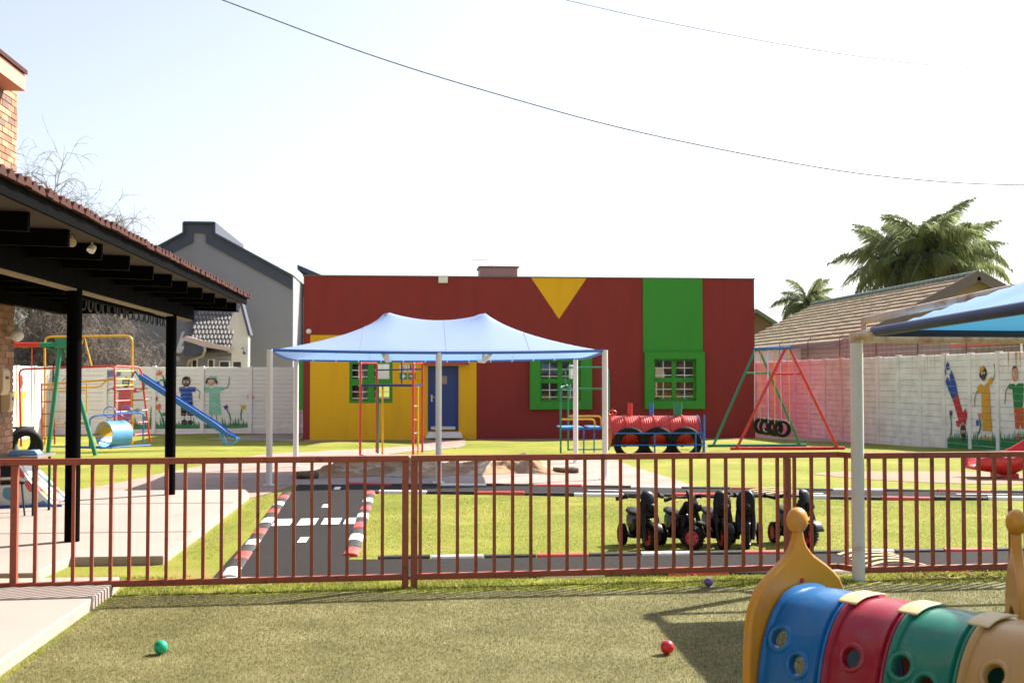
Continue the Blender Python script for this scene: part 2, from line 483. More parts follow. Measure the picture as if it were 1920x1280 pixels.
def sstep(a, b, x):
    t = np.clip((x - a) / (b - a), 0, 1); return t * t * (3 - 2 * t)
def gz(x, y):
    """height of the ground"""
    x = np.asarray(x, float); y = np.asarray(y, float)
    z = -.26 * sstep(24, 35.5, y)
    bump = np.exp(-((y - 33.6) / 1.3) ** 2) * (sstep(-3.1, -2.2, x) * (1 - sstep(9.6, 11, x)))
    dip = np.exp(-((x - .1) / .9) ** 2)
    z = z + bump * (.125 + .02 * np.sin(x * 1.3)) * (1 - .75 * dip)
    z = z + .012 * np.sin(x * 1.7 + y * .6) * np.sin(y * 1.1) * sstep(10, 12, y)
    return z
def gzf(x, y): return float(gz(x, y))
# ------------------------------------------------------------------ ground
def ground_sheet():
    xs = np.concatenate([np.array([-400, -200, -100, -60, -40, -28, -20]), np.arange(-16, 18.01, .5), np.array([20, 26, 34, 45, 60, 100, 200, 400.])])
    ys = np.concatenate([np.array([-60, -30, -15, -6, 0, 4]), np.arange(6, 44.01, .5), np.array([46, 50, 60, 80, 120, 200, 400, 800.])])
    X, Y = np.meshgrid(xs, ys)
    Z = gz(X, Y)
    m = MB(); nx = len(xs)
    m.v = list(zip(X.ravel().tolist(), Y.ravel().tolist(), Z.ravel().tolist()))
    m.f = [(j * nx + i, j * nx + i + 1, (j + 1) * nx + i + 1, (j + 1) * nx + i) for j in range(len(ys) - 1) for i in range(nx - 1)]
    return structure(m.build('lawn', 'lawn', smooth='all', fix=False))
ground_sheet()

def drape(name, poly, off, m, step=.5, parent=None):
    bm = bmesh.new()
    vs = [bm.verts.new((x, y, 0)) for x, y in poly]
    bm.faces.new(vs).normal_update()
    bmesh.ops.triangulate(bm, faces=bm.faces[:])
    x0, x1 = min(p[0] for p in poly), max(p[0] for p in poly); y0, y1 = min(p[1] for p in poly), max(p[1] for p in poly)
    for ax, a, b in ((0, x0, x1), (1, y0, y1)):
        k = a + step
        while k < b:
            co = [0, 0, 0]; co[ax] = k; no = [0, 0, 0]; no[ax] = 1
            bmesh.ops.bisect_plane(bm, geom=bm.verts[:] + bm.edges[:] + bm.faces[:], plane_co=co, plane_no=no)
            k += step
    for v in bm.verts: v.co.z = gzf(v.co.x, v.co.y) + off
    for f in bm.faces:
        f.smooth = True
        if f.normal.z < 0: f.normal_flip()
    bmesh.ops.recalc_face_normals(bm, faces=bm.faces)
    if sum(f.normal.z for f in bm.faces) < 0: bmesh.ops.reverse_faces(bm, faces=bm.faces)
    me = bpy.data.meshes.new(name); bm.to_mesh(me); bm.free()
    me.materials.append(MATS[m])
    o = bpy.data.objects.new(name, me); COL.objects.link(o)
    if parent is not None: o.parent = parent
    return o

def smooth_poly(pts, n=3):
    for _ in range(n):
        q = []
        for i in range(len(pts)):
            a, b = pts[i], pts[(i + 1) % len(pts)]
            q += [(a[0] * .75 + b[0] * .25, a[1] * .75 + b[1] * .25), (a[0] * .25 + b[0] * .75, a[1] * .25 + b[1] * .75)]
        pts = q
    return pts

pav = structure(drape('brick_paving', [(-7.5, 16.6), (-5.6, 17.2), (-4.95, 17.9), (-4.3, 21), (-3.4, 26.2), (-2.6, 28), (-1.2, 30.6), (.2, 33.2), (.45, 36.6), (-3.3, 36.7), (-3.3, 37.4), (11, 37.4),
        (11, 36.7), (1.7, 36.6), (1.5, 32.2), (.6, 29.4), (-.5, 26.6), (.3, 26), (2.8, 25.6), (4.15, 23.8), (4.25, 21), (4.4, 17.5), (-.5, 18.62), (-1.75, 18.4), (-2.2, 16.6)], .008, 'paver', .45))
structure(drape('side_path', [(-6.6, 38.2), (-3.5, 36.5), (-3.5, 35.9), (-3.4, 41.8), (-4.8, 41.9)], .009, 'concrete', .5))
structure(drape('earth_strip', [(-12.5, 40.7), (-9, 41.3), (-3.5, 41.4), (-3.5, 42), (-12.5, 42)], .010, 'earth', .5))
structure(drape('earth_border', [(11.3, 37.5), (12.1, 36.0), (13.2, 33.6), (13.45, 33.6), (12.9, 41), (12.5, 45), (11.3, 45)], .007, 'concrete', .5))
structure(drape('bare_patch', smooth_poly([(6.9, 20.3), (9, 20.6), (11.3, 19.6), (11.5, 17.8), (8.9, 17.5), (7.2, 19.3)], 2), .007, 'earth', .4))

# artificial turf in front of the fence
edge = [(-2.2 + i * .2, 9.13 + .05 * math.sin(i * .9) + .03 * math.sin(i * 2.3) + (.02 * (i - 30) if i > 30 else 0)) for i in range(42)]
structure(drape('artificial_turf', [(-2.2, 2.5)] + [(9, 2.5), (9, 10.1)] + edge[::-1], .012, 'turf', .5))

# concrete slabs
near_slab = MB().prism([(-9, -3), (-2.29, -3), (-2.27, 9.35), (-2.3, 9.62), (-9, 9.62)], -.2, .085, lambda u, v, t: (u, v, t)).build('concrete_slab', 'concrete', bevel=.012)
structure(near_slab)
patio = MB().prism([(-9, 9.9), (-3.05, 9.9), (-3.0, 10.75), (-2.19, 10.75), (-2.21, 16.5), (-2.35, 17.1), (-9, 17.1)], -.2, .08, lambda u, v, t: (u, v, t)).build('patio_slab', 'concrete', bevel=.012)
structure(patio)
for yj in (12.4, 15.25):       # expansion joints
    MB().box((-8.9, yj, .070), (-2.25, yj + .018, .0835)).build('expansion_joint', 'kerb_black', patio)

# ------------------------------------------------------------------ toy road with painted kerbs
def line_y(x, a, b):    # far road edges lean towards the camera on the right
    return a + b * (x + .66)
road = structure(drape('toy_road', [(-1.62, 9.86), (-.36, 9.86), (8, 9.86), (8, 10.80), (-.55, 10.80), (-.62, 17.2), (12, line_y(12, 17.2, -.20)), (12, line_y(12, 18.5, -.235)), (-.66, 18.5), (-1.72, 18.4), (-1.74, 17.0)], .016, 'asphalt', .5))

def kerb_mesh(L, w=.10, h=.075):
    prof = [(-w / 2, -.05), (-w / 2, h * .45), (-w * .38, h * .8), (-w * .15, h), (w * .15, h), (w * .38, h * .8), (w / 2, h * .45), (w / 2, -.05)]
    m = MB().prism(prof, -L / 2 + .006, L / 2 - .006, lambda u, v, t: (t, u, v))
    return m
KM = {}
SEQ = ['paint_white', 'kerb_black', 'kerb_red', 'kerb_black']
def kerb_row(p, q, start=0, L=.5, w=.1, h=.075):
    p, q = Vector(p), Vector(q); d = q - p; n = max(1, round(d.length / L)); ln = d.length / n
    a = math.atan2(d.y, d.x)
    for i in range(n):
        c = p + d * ((i + .5) / n)
        mname = SEQ[(i + start) % 4]
        key = (round(ln, 2), mname, w, h)
        loc = (c.x, c.y, gzf(c.x, c.y))
        if key not in KM:
            KM[key] = kerb_mesh(ln, w, h).build('kerb_stone', mname, road, smooth=True)
            o = KM[key]
        else:
            o = inst('kerb_stone', KM[key], road)
        o.location = loc; o.rotation_euler = (rnd.uniform(-.06, .06), rnd.uniform(-.012, .012), a + rnd.uniform(-.015, .015))
kerb_row((-1.50, 9.95), (-1.78, 17.3), 0, .46, .14, .032)
kerb_row((-.55, 11.05), (-.58, 17.25), 2, .46, .14, .036)
kerb_row((-.3, 10.86), (8, 10.86), 3, .5, .075, .042)
kerb_row((-.5, 9.80), (8, 9.80), 1, .52, .08, .035)
kerb_row((-1.5, 9.80), (-.55, 9.80), 0, .5, .08, .035)
kerb_row((-1.0, 18.6), (12, line_y(12, 18.56, -.235)), 2, .75, .09, .045)
kerb_row((-.45, 17.15), (12, line_y(12, 17.15, -.20)), 0, .72, .09, .05)
def mark(poly, name='road_marking', m='paint_white', off=.0245):
    return drape(name, poly, off, m, .4, road)
for x in (-1.42, -1.14, -.87, -.62):
    mark([(x - .13, 13.35), (x + .075, 13.35), (x + .075, 13.95), (x - .13, 13.95)])
for y in (11.95, 15.2, 17.55):
    mark([(-1.13, y), (-1.04, y), (-1.04, y + .42), (-1.13, y + .42)])
for x in (2.6, 5.2, 7.7):
    yy = line_y(x, 17.85, -.215)
    mark([(x, yy - .03), (x + .7, yy - .03 - .15), (x + .7, yy + .04 - .15), (x, yy + .04)])
def hump(cx, cy, w, d):
    m = MB()
    nx, ny = 8, 10
    vs = [(cx + (i / nx - .5) * d, cy + (j / ny - .5) * w, gzf(cx, cy) + .017 + .03 * math.sin(PI * i / nx)) for j in range(ny + 1) for i in range(nx + 1)]
    m.add(vs, [(j * (nx + 1) + i, j * (nx + 1) + i + 1, (j + 1) * (nx + 1) + i + 1, (j + 1) * (nx + 1) + i) for j in range(ny) for i in range(nx)])
    h = m.build('speed_hump', 'asphalt', road, smooth='all')
    for k in range(5):
        s = MB(); pts = []
        for i in range(nx + 1):
            u = i / nx
            y = cy + ((k + .5) / 5 - .5) * w + .10 * math.sin(PI * u * .9)
            pts.append((cx + (u - .5) * d, y, gzf(cx, cy) + .0225 + .03 * math.sin(PI * u)))
        hw = w * .048
        vs = [(x, y - hw, z) for x, y, z in pts] + [(x, y + hw, z) for x, y, z in pts]
        s.add(vs, [(i, i + 1, nx + 2 + i, nx + 1 + i) for i in range(nx)])
        s.build('hump_stripe', 'hump_yellow', h, smooth='all')
hump(5.35, 16.55, 1.05, .75)
hump(4.25, 10.35, .85, .55)

# ------------------------------------------------------------------ steel balustrade fence
def fence_panel(label, p, q, posts, nb, z_top=1.045, z_bot=.11, skip=None):
    """p, q: ends (x, y); posts: fractions with a floor length"""
    p, q = Vector((p[0], p[1], 0)), Vector((q[0], q[1], 0)); d = q - p; L = d.length
    t = thing('steel_fence', label, 'fence', p, math.atan2(d.y, d.x), 'red brown steel fence panels')
    MB().box((0, -.025, z_top - .048), (L, .025, z_top)).build('top_rail', 'fence_paint', t, bevel=.004)
    MB().box((0, -.025, z_bot - .046), (L, .025, z_bot)).build('bottom_rail', 'fence_paint', t, bevel=.004)
    for x, zf in posts:
        MB().box((x - .025, -.0275, zf), (x + .025, .0275, z_top - .05)).build('post', 'fence_paint', t, bevel=.004)
    xs = sorted([x for x, _ in posts])
    first = None
    n = nb
    step = L / n
    for i in range(n):
        x = (i + .5) * step
        if any(abs(x - a) < .045 for a in xs): continue
        if first is None:
            first = MB().box((-.0125, -.0125, z_bot), (.0125, .0125, z_top - .048)).build('baluster', 'fence_paint', t)
            first.location = (x, 0, 0)
        else:
            inst('baluster', first, t, (x, 0, 0), (0, 0, rnd.uniform(-.02, .02)))
    return t
fence_panel('red brown steel fence panel with vertical bars, left of the paired gate posts', (-4.15, 9.17), (-.012, 9.402), [(.03, .08), (1.16, .08), (4.118, 0)], 30)
fence_panel('long red brown steel fence panel in front of the black toy motorbikes', (.006, 9.408), (3.565, 9.608), [(.026, 0), (3.13, .05)], 24)
fence_panel('short red brown fence return meeting the white canopy pole', (3.58, 9.605), (3.66, 9.47), [], 1)
fence_panel('red brown steel fence panel right of the white canopy pole', (3.70, 9.42), (6.9, 9.62), [(3.1, 0)], 23)

# ------------------------------------------------------------------ blades of grass and turf
def blades(name, m, pts, h, w, lean, label, cat):
    n = len(pts)
    a = rng.uniform(0, 2 * PI, n); hh = h * rng.uniform(.5, 1.3, n); la = rng.uniform(0, 2 * PI, n); ll = lean * hh * rng.uniform(.2, 1.2, n)
    z = gz(pts[:, 0], pts[:, 1]) + pts[:, 2]
    dx, dy = np.cos(a) * w / 2, np.sin(a) * w / 2
    V = np.empty((n, 3, 3))
    V[:, 0] = np.stack([pts[:, 0] - dx, pts[:, 1] - dy, z], 1)
    V[:, 1] = np.stack([pts[:, 0] + dx, pts[:, 1] + dy, z], 1)
    V[:, 2] = np.stack([pts[:, 0] + np.cos(la) * ll, pts[:, 1] + np.sin(la) * ll, z + hh], 1)
    me = bpy.data.meshes.new(name)
    me.vertices.add(3 * n); me.vertices.foreach_set('co', V.ravel())
    me.loops.add(3 * n); me.loops.foreach_set('vertex_index', np.arange(3 * n, dtype=np.int32))
    me.polygons.add(n); me.polygons.foreach_set('loop_start', np.arange(0, 3 * n, 3, dtype=np.int32)); me.polygons.foreach_set('loop_total', np.full(n, 3, dtype=np.int32))
    me.update(); me.materials.append(MATS[m])
    o = bpy.data.objects.new(name, me); COL.objects.link(o)
    o['kind'] = 'stuff'; o['label'] = label; o['category'] = cat
    return o
def scatter(x0, x1, y0, y1, dens, z=0.):
    n = int((x1 - x0) * (y1 - y0) * dens)
    return np.stack([rng.uniform(x0, x1, n), rng.uniform(y0, y1, n), np.full(n, z)], 1)
def clumpy(P, s=1.0, th=-.25):
    x, y = P[:, 0], P[:, 1]
    f = np.sin(x * 5.1 * s + 1.3 * np.sin(y * 4.3 * s)) * np.sin(y * 6.7 * s + 1.1 * np.sin(x * 3.1 * s)) + .5 * np.sin(x * 13 * s) * np.sin(y * 15 * s)
    return P[f > th + rng.uniform(-.5, .5, len(P))]
def off_paths(P):
    x, y = P[:, 0], P[:, 1]
    bad = ((x < -2.14) & (y > 10.72) & (y < 17.2)) | ((x < -2.98) & (y > 9.8)) | ((x < -2.25) & (y < 9.66))
    bad |= (x > -1.62) & (y > 9.74) & (y < 10.91) | ((x > -1.82) & (x < -.52) & (y > 9.74) & (y < 18.6))
    fa = 17.12 - .20 * (x + .66); fb = 18.64 - .235 * (x + .66)
    bad |= (x > -.8) & (y > fa) & (y < fb)
    return P[~bad]
strip = off_paths(scatter(-2.75, 6.2, 9.2, 10.1, 7000))
blades('lawn_grass', 'grass_blade', clumpy(strip, 1, -.7), .024, .0045, .9, 'bright green grass strip under the steel fence', 'grass')
mid = off_paths(clumpy(scatter(-3.0, 7.6, 11.0, 17.2, 3200), .6, -.8))
blades('lawn_grass', 'grass_blade', mid, .010, .0045, 1.2, 'sunlit lawn around the toy motorbikes behind the fence', 'grass')
tf = scatter(-2.25, 4.6, 5.9, 9.12, 14000, .012)
blades('turf_pile', 'turf_blade', tf, .011, .0028, 1.1, 'olive pile of the artificial turf in the foreground', 'artificial turf')

# dead leaves gathered by the white pole and along the turf edge
nl = 420
lx = np.concatenate([rng.normal(4.55, .45, 300), rng.uniform(-2, 4, 120)]); ly = np.concatenate([rng.normal(9.42, .12, 300), rng.uniform(9.15, 9.8, 120)])
lm = MB()
for x_, y_ in zip(lx, ly):
    z_ = gzf(x_, y_) + rnd.uniform(.016, .03); a_ = rnd.uniform(0, 6.28); l_ = rnd.uniform(.012, .026); w_ = l_ * .45
    c_, s_ = math.cos(a_), math.sin(a_)
    q = [(-l_, 0, 0), (0, -w_, .006), (l_, 0, .003), (0, w_, .007)]
    lm.add([(x_ + u * c_ - v * s_, y_ + u * s_ + v * c_, z_ + h_) for u, v, h_ in q], [(0, 1, 2), (0, 2, 3)])
stuff(lm.build('leaf_litter', 'dead_leaf', fix=False), 'scattered brown dead leaves on the grass by the white canopy pole', 'leaves')
# ------------------------------------------------------------------ the red school building
BY = 37.5; BZ = -.40; BT = 4.92; BD = 6.0
bld = thing('school_building', 'long flat roofed dark red building with yellow and green painted panels', 'building', (3.9, BY, BZ))
def holed(m, x0, x1, z0, z1, y0, y1, holes):
    xs = sorted({x0, x1, *[h[0] for h in holes], *[h[1] for h in holes]}); zs = sorted({z0, z1, *[h[2] for h in holes], *[h[3] for h in holes]})
    xs = [x for x in xs if x0 <= x <= x1]; zs = [z for z in zs if z0 <= z <= z1]
    def solid(i, j):
        if not (0 <= i < len(xs) - 1 and 0 <= j < len(zs) - 1): return False
        cx, cz = (xs[i] + xs[i + 1]) / 2, (zs[j] + zs[j + 1]) / 2
        return not any(h[0] < cx < h[1] and h[2] < cz < h[3] for h in holes)
    for i in range(len(xs) - 1):
        for j in range(len(zs) - 1):
            if not solid(i, j): continue
            a, b, c, d = xs[i], xs[i + 1], zs[j], zs[j + 1]
            q = [(a, c), (b, c), (b, d), (a, d)]
            m.add([(x, y0, z) for x, z in q], [(0, 1, 2, 3)]); m.add([(x, y1, z) for x, z in q], [(3, 2, 1, 0)])
            for (di, dj, e) in ((-1, 0, ((a, d), (a, c))), (1, 0, ((b, c), (b, d))), (0, -1, ((a, c), (b, c))), (0, 1, ((b, d), (a, d)))):
                if not solid(i + di, j + dj):
                    (p, r), (s, t) = e
                    m.add([(p, y0, r), (p, y1, r), (s, y1, t), (s, y0, t)], [(0, 1, 2, 3)])
    return m
W1 = (-1.93, -.57, .90, 2.22); W2 = (4.14, 5.45, .95, 2.25); W3 = (7.84, 9.22, .96, 2.31); DR = (.55, 1.53, 0.0, 2.08)
X0, X1 = -3.38, 11.2
front = holed(MB(), X0, X1, BZ, BT, BY, BY + .24, [W1, W2, W3, DR])
front.build('front_wall', 'wall_red', bld, world=True)
rear = holed(MB(), X0, X1, BZ, BT, BY + BD, BY + BD + .24, [(-1.9, -1.55, 1.4, 2.3), (-1.25, -.78, 1.0, 2.5), (9.1, 9.52, 1.0, 2.1), (5.9, 6.3, 1.6, 2.2)])
rear.build('rear_wall', 'interior', bld, world=True)
MB().box((X0, BY + .24, BZ), (X0 + .24, BY + BD, BT)).box((X1 - .24, BY + .24, BZ), (X1, BY + BD, BT)).build('side_wall', 'wall_red', bld, world=True)
MB().box((X0 + .24, BY + .24, 3.2), (X1 - .24, BY + BD, 3.4)).build('roof_slab', 'interior', bld, world=True)
MB().box((X0 + .24, BY + .24, BZ), (X1 - .24, BY + BD, -.02)).build('floor_slab', 'interior', bld, world=True)
for px_ in (2.2, 6.6):
    MB().box((px_, BY + .24, -.02), (px_ + .12, BY + BD, 3.2)).build('partition_wall', 'interior', bld, world=True)
MB().box((X0 - .03, BY - .035, BT), (X1 + .03, BY + .30, BT + .035)).build('parapet_coping', 'gable_purple', bld, world=True)
# painted panels stand a little proud of the wall
yp = holed(MB(), -3.16, 2.10, BZ, 3.05, BY - .012, BY - .001, [W1, DR]); yp.build('yellow_panel', 'wall_yellow', bld, world=True)
MB().box((7.5, BY - .05, 2.53), (9.46, BY - .001, BT - .002)).build('green_panel', 'wall_green', bld, world=True, bevel=.004)
MB().prism([(3.86, BT - .003), (4.76, 3.59), (5.66, BT - .003)], BY - .010, BY - .001, lambda u, v, t: (u, t, v)).build('yellow_triangle', 'wall_yellow', bld, world=True)
def surround(o, i, y):
    holed(MB(), o[0], o[1], o[2], o[3], BY - y, BY - .001, [i]).build('window_surround', 'wall_green', bld, world=True, bevel=.006)
surround((3.81, 5.81, .69, 2.56), W2, .16)
surround((7.53, 9.50, .70, 2.53), W3, .16)
MB().box((X0 - .14, BY + .02, .69), (X0 - .001, BY + 1.6, 2.56)).build('window_surround', 'wall_green', bld, world=True)
def window(w, frame=.10, y=.06):
    x0, x1, z0, z1 = w
    root = MB(); cx, cz = (x0 + x1) / 2, (z0 + z1) / 2
    t = frame
    cells = [(a, b, c, d) for a, b in ((x0 + t * .6, cx - t * .75), (cx + t * .75, x1 - t * .6)) for c, d in ((z0 + t * .6, cz - t * .75), (cz + t * .75, z1 - t * .6))]
    holed(root, x0 + .001, x1 - .001, z0 + .001, z1 - .001, BY + y, BY + y + .08, cells)
    wo_ = root.build('window', 'wall_green', bld, world=True)
    for a, b, c, d in cells:
        MB().box((a, BY + y + .035, c), (b, BY + y + .041, d)).build('pane', 'pane_glass', wo_)
        bars = MB()
        bars.box(((a + b) / 2 - .013, BY + y + .012, c), ((a + b) / 2 + .013, BY + y + .020, d))
        for f in (.14, .58):
            zz_ = c + (d - c) * f
            bars.box((a, BY + y + .021, zz_ - .013), (b, BY + y + .030, zz_ + .013))
        bars.build('burglar_bar', 'white_plastic', wo_)
    for o in wo_.children:      # parts were given in world coordinates
        o.location = (-bld.location.x, -bld.location.y, -bld.location.z)
    return wo_
window(W1, .14, .02); window(W2); window(W3)
# door
dr = MB().box((DR[0] + .05, BY + .05, 0.02), (DR[1] - .05, BY + .10, 2.04)).build('door', 'door_blue', bld, world=True, bevel=.004)
off = lambda o: setattr(o, 'location', (-bld.location.x, -bld.location.y, -bld.location.z))
off(holed(MB(), DR[0] + .001, DR[1] - .001, .001, 2.079, BY - .02, BY + .14, [(DR[0] + .05, DR[1] - .05, -1, 2.03)]).build('door_frame', 'door_blue', dr))
off(MB().box((DR[0] + .10, BY + .036, .05), (DR[1] - .10, BY + .048, .15)).build('kick_plate', 'steel_grey', dr))
off(MB().box((DR[0] + .10, BY + .03, .94), (DR[0] + .15, BY + .049, 1.16)).tube([(DR[0] + .125, BY + .035, 1.08), (DR[0] + .125, BY - .01, 1.08), (DR[0] + .24, BY - .01, 1.08)], .012, 6).build('door_handle', 'steel_grey', dr))
off(MB().box((.98, BY + .040, 1.50), (1.16, BY + .047, 1.76)).box((1.0, BY + .0375, 1.68), (1.14, BY + .0395, 1.73)).build('door_notice', 'taupe', dr))
MB().prism([(-.30, 2.10), (-.30, 2.15), (0, 2.26), (0, 2.20)], .40, 1.84, lambda u, v, t: (t, BY + u - .014, v)).build('door_canopy', 'awning_red', bld, world=True)
MB().prism([(.48, -.20), (.56, -.03), (1.60, -.03), (1.66, -.20)], BY - .42, BY - .015, lambda u, v, t: (u, t, v)).move((0, 0, 0)).build('door_step', 'precast_white', bld, world=True, bevel=.02)
# roof box, flood light, camera
vb = MB().box((2.27, BY + .9, BT - .3), (3.50, BY + 2.1, BT + .40)).build('roof_box', 'taupe', bld, world=True)
off(MB().box((2.22, BY + .85, BT + .40), (3.55, BY + 2.15, BT + .45)).box((2.2, BY + .82, BT - .02), (3.57, BY + 2.18, BT + .06)).build('box_trim', 'gable_purple', vb))
off(MB().tube([(2.7, BY + 1.5, BT + .45), (2.7, BY + 1.5, BT + .70), (2.0, BY + 1.5, BT + .72)], .012, 5).build('aerial', 'steel_grey', vb))
MB().box((.88, BY - .16, 4.72), (1.17, BY - .002, 4.93)).box((.85, BY - .18, 4.93), (1.20, BY - .037, 4.955)).build('flood_light', 'white_plastic', bld, world=True, bevel=.01)
MB().sphere((-3.2, BY - .12, 3.16), .085, 12, 8).tube([(-3.2, BY, 3.16), (-3.2, BY - .1, 3.16)], .03, 6).build('dome_camera', 'white_plastic', bld, world=True, smooth=True)
# safety signs beside the door
def sign(x, z, base, deco, dm, label):
    t = thing('safety_sign', label, 'sign', (x, BY - .014, z))
    MB().box((-.115, -.008, -.1), (.115, 0, .1)).build('plate', base, t)
    deco.build('symbol', dm, t)
s2 = lambda poly: MB().prism(poly, -.0125, -.0085, lambda u, v, t: (u, t, v))
plus = [(-.025, -.07), (.025, -.07), (.025, -.025), (.07, -.025), (.07, .025), (.025, .025), (.025, .07), (-.025, .07), (-.025, .025), (-.07, .025), (-.07, -.025), (-.025, -.025)]
ring = MB().lathe([(.075, -.0125), (.075, -.0085), (.055, -.0085), (.055, -.0125), (.075, -.0125)], axis='y', n=18)
ring.prism([(-.05, .03), (-.03, .05), (.05, -.03), (.03, -.05)], -.0125, -.0085, lambda u, v, t: (u, t, v))
sign(-.23, 1.75, 'sign_green', s2(plus), 'sign_white', 'square green first aid sign with white cross beside the blue door')
sign(.045, 1.75, 'sign_green', s2([(-.075, -.02), (0, -.02), (0, -.065), (.08, 0), (0, .065), (0, .02), (-.075, .02)]), 'sign_white', 'square green sign with white arrow beside the blue door')
import copy
sign(-.23, 2.0, 'sign_white', copy.deepcopy(ring), 'sign_red', 'white prohibition sign above the green first aid cross')
sign(.045, 2.0, 'sign_white', ring, 'sign_red', 'white prohibition sign above the green arrow sign')
# things seen inside the rooms
def curtain(x0, x1, z0, z1, label, m='curtain'):
    o = MB(); n = 24
    vs = []
    for i in range(n + 1):
        x = x0 + (x1 - x0) * i / n; y = BY + .42 + .03 * math.sin(i * 1.9)
        vs += [(x, y, z0), (x, y, z1)]
    o.add(vs, [(2 * i, 2 * i + 2, 2 * i + 3, 2 * i + 1) for i in range(n)])
    ob = o.build('curtain', m, smooth='all', fix=False)
    so = ob.modifiers.new('thick', 'SOLIDIFY'); so.thickness = .006
    return tag(ob, label, 'curtain')
curtain(-1.55, -1.25, .9, 2.3, 'pale curtain inside the window of the yellow wall')
curtain(7.75, 8.0, .9, 2.4, 'pale curtain behind the bars of the right hand green window')
shelf = thing('toy_shelf', 'shelf of bright orange and red toys seen through the right hand green window', 'shelf', (8.9, BY + .9, -.02))
MB().box((-.7, -.2, 0), (.7, .2, .9)).box((-.7, .12, .9), (.7, .2, 1.7)).build('cabinet', 'wall_yellow', shelf)
for i, (x, z, r, m) in enumerate(((-.45, 2.05, .16, 'p_red'), (.05, 2.1, .17, 'p_orange'), (.35, 1.45, .16, 'p_orange'), (-.15, 1.5, .13, 'p_red'), (.5, 2.0, .12, 'p_yellow'), (-.5, 1.2, .14, 'p_orange'), (.15, 1.15, .14, 'p_blue'))):
    MB().sphere((x, -.15, z), r, 12, 8, (1, .7, 1)).build('toy', m, shelf, smooth=True)

# ------------------------------------------------------------------ precast boundary walls
def slab_mesh(L, h, th=.06):
    g = .026
    prof = [(-th / 2, .006), (-th / 2, h * .47), (-th / 2 + g, h * .485), (-th / 2 + g, h * .515), (-th / 2, h * .53), (-th / 2, h - .010), (-th / 2 + g, h - .003), (th / 2, h - .002), (th / 2, .004)]
    return MB().prism(prof, 0, L, lambda u, v, t: (t, u, v))
def precast_wall(label, p, q, n, z0, z1, m, rows=8, flip=1):
    p, q = Vector((p[0], p[1], 0)), Vector((q[0], q[1], 0)); d = q - p; L = d.length / n; h = (z1 - z0) / rows
    t = thing('precast_wall', label, 'wall', (p.x, p.y, z0), math.atan2(d.y, d.x))
    ps = MB().box((-.065, -.07, -.3), (.065, .07, z1 - z0 + .03)).build('post', m, t, bevel=.012)
    sl = None
    for i in range(n + 1):
        if i: inst('post', ps, t, (i * L, 0, rnd.uniform(-.015, .02)), (rnd.uniform(-.008, .008), 0, 0))
        if i == n: break
        for j in range(rows):
            loc = (i * L + .066, flip * rnd.uniform(-.004, .004), j * h)
            if sl is None:
                sl = slab_mesh(L - .132, h).build('slab', m, t)
                sl.location = loc
                if flip < 0: sl.rotation_euler = (0, 0, 0)
            else:
                inst('slab', sl, t, loc, (rnd.uniform(-.012, .012), rnd.uniform(-.0015, .0015), 0))
    return t, L
wl, _ = precast_wall('white precast boundary wall with painted children behind the blue slide', (-12.25, 42), (-2.3, 42), 6, -.30, 2.08, 'precast_white')
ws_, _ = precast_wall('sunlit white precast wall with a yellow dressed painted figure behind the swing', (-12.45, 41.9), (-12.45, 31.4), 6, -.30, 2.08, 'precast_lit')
wr, _ = precast_wall('precast wall along the right side fading from lilac and pink to white', (12.605, 44.639 + 1.93), (14.536, 19.57), 22, -.30, 2.29, 'precast_mural')

def clip_band(P, lo, hi):
    for lim, sg in ((lo, 1), (hi, -1)):
        out = []
        for i in range(len(P)):
            a, b = P[i - 1], P[i]
            ia, ib = (a[1] - lim) * sg >= 0, (b[1] - lim) * sg >= 0
            if ia != ib:
                t = (lim - a[1]) / (b[1] - a[1]); out.append((a[0] + (b[0] - a[0]) * t, lim))
            if ib: out.append(b)
        P = out
        if len(P) < 3: return []
    return P
def mural(data, wall, f, band):
    cnt = {}
    for name, col, pts in data:
        z = len(cnt) and 0
        m = MB()
        lvl = .002 * LEVEL.get(name.strip('~'), 0)
        if name[0] == '~':
            P = [Vector((u, v, 0)) for u, v in pts]
            P = [Vector((p.x, p.y, 0)) for p in rounded(P, .5, 4)]
            w = .011 if 'stem' not in name else .022
            for k in range(len(P) - 1):
                d = (P[k + 1] - P[k]); nn = Vector((-d.y, d.x, 0)).normalized() * w
                q = [P[k] - nn, P[k + 1] - nn, P[k + 1] + nn, P[k] + nn]
                m.prism([(a.x, a.y) for a in q], .0, .0015, lambda u, v, t: f(u, v, t + lvl))
        else:
            k0 = math.floor((min(p[1] for p in pts) + .30) / band)
            while -.30 + k0 * band < max(p[1] for p in pts):
                q = clip_band(pts, -.30 + k0 * band + .006, -.30 + (k0 + 1) * band - .006); k0 += 1
                if len(q) > 2: m.prism(q, 0, .0015, lambda u, v, t: f(u, v, t + lvl))
        o = m.build('painted_' + name.strip('~'), 'mural_' + col, wall)
LEVEL = {'grass_band': 0, 'arm': 1, 'leg': 1, 'stem': 1, 'dress': 2, 'shirt': 2, 'trousers': 2, 'face': 3, 'shoe': 3, 'tulip': 3, 'leaf': 3, 'cloud': 2, 'cloud_shadow': 2, 'hair': 4, 'eye': 5, 'bow': 6, 'crown': 6, 'pupil': 7}
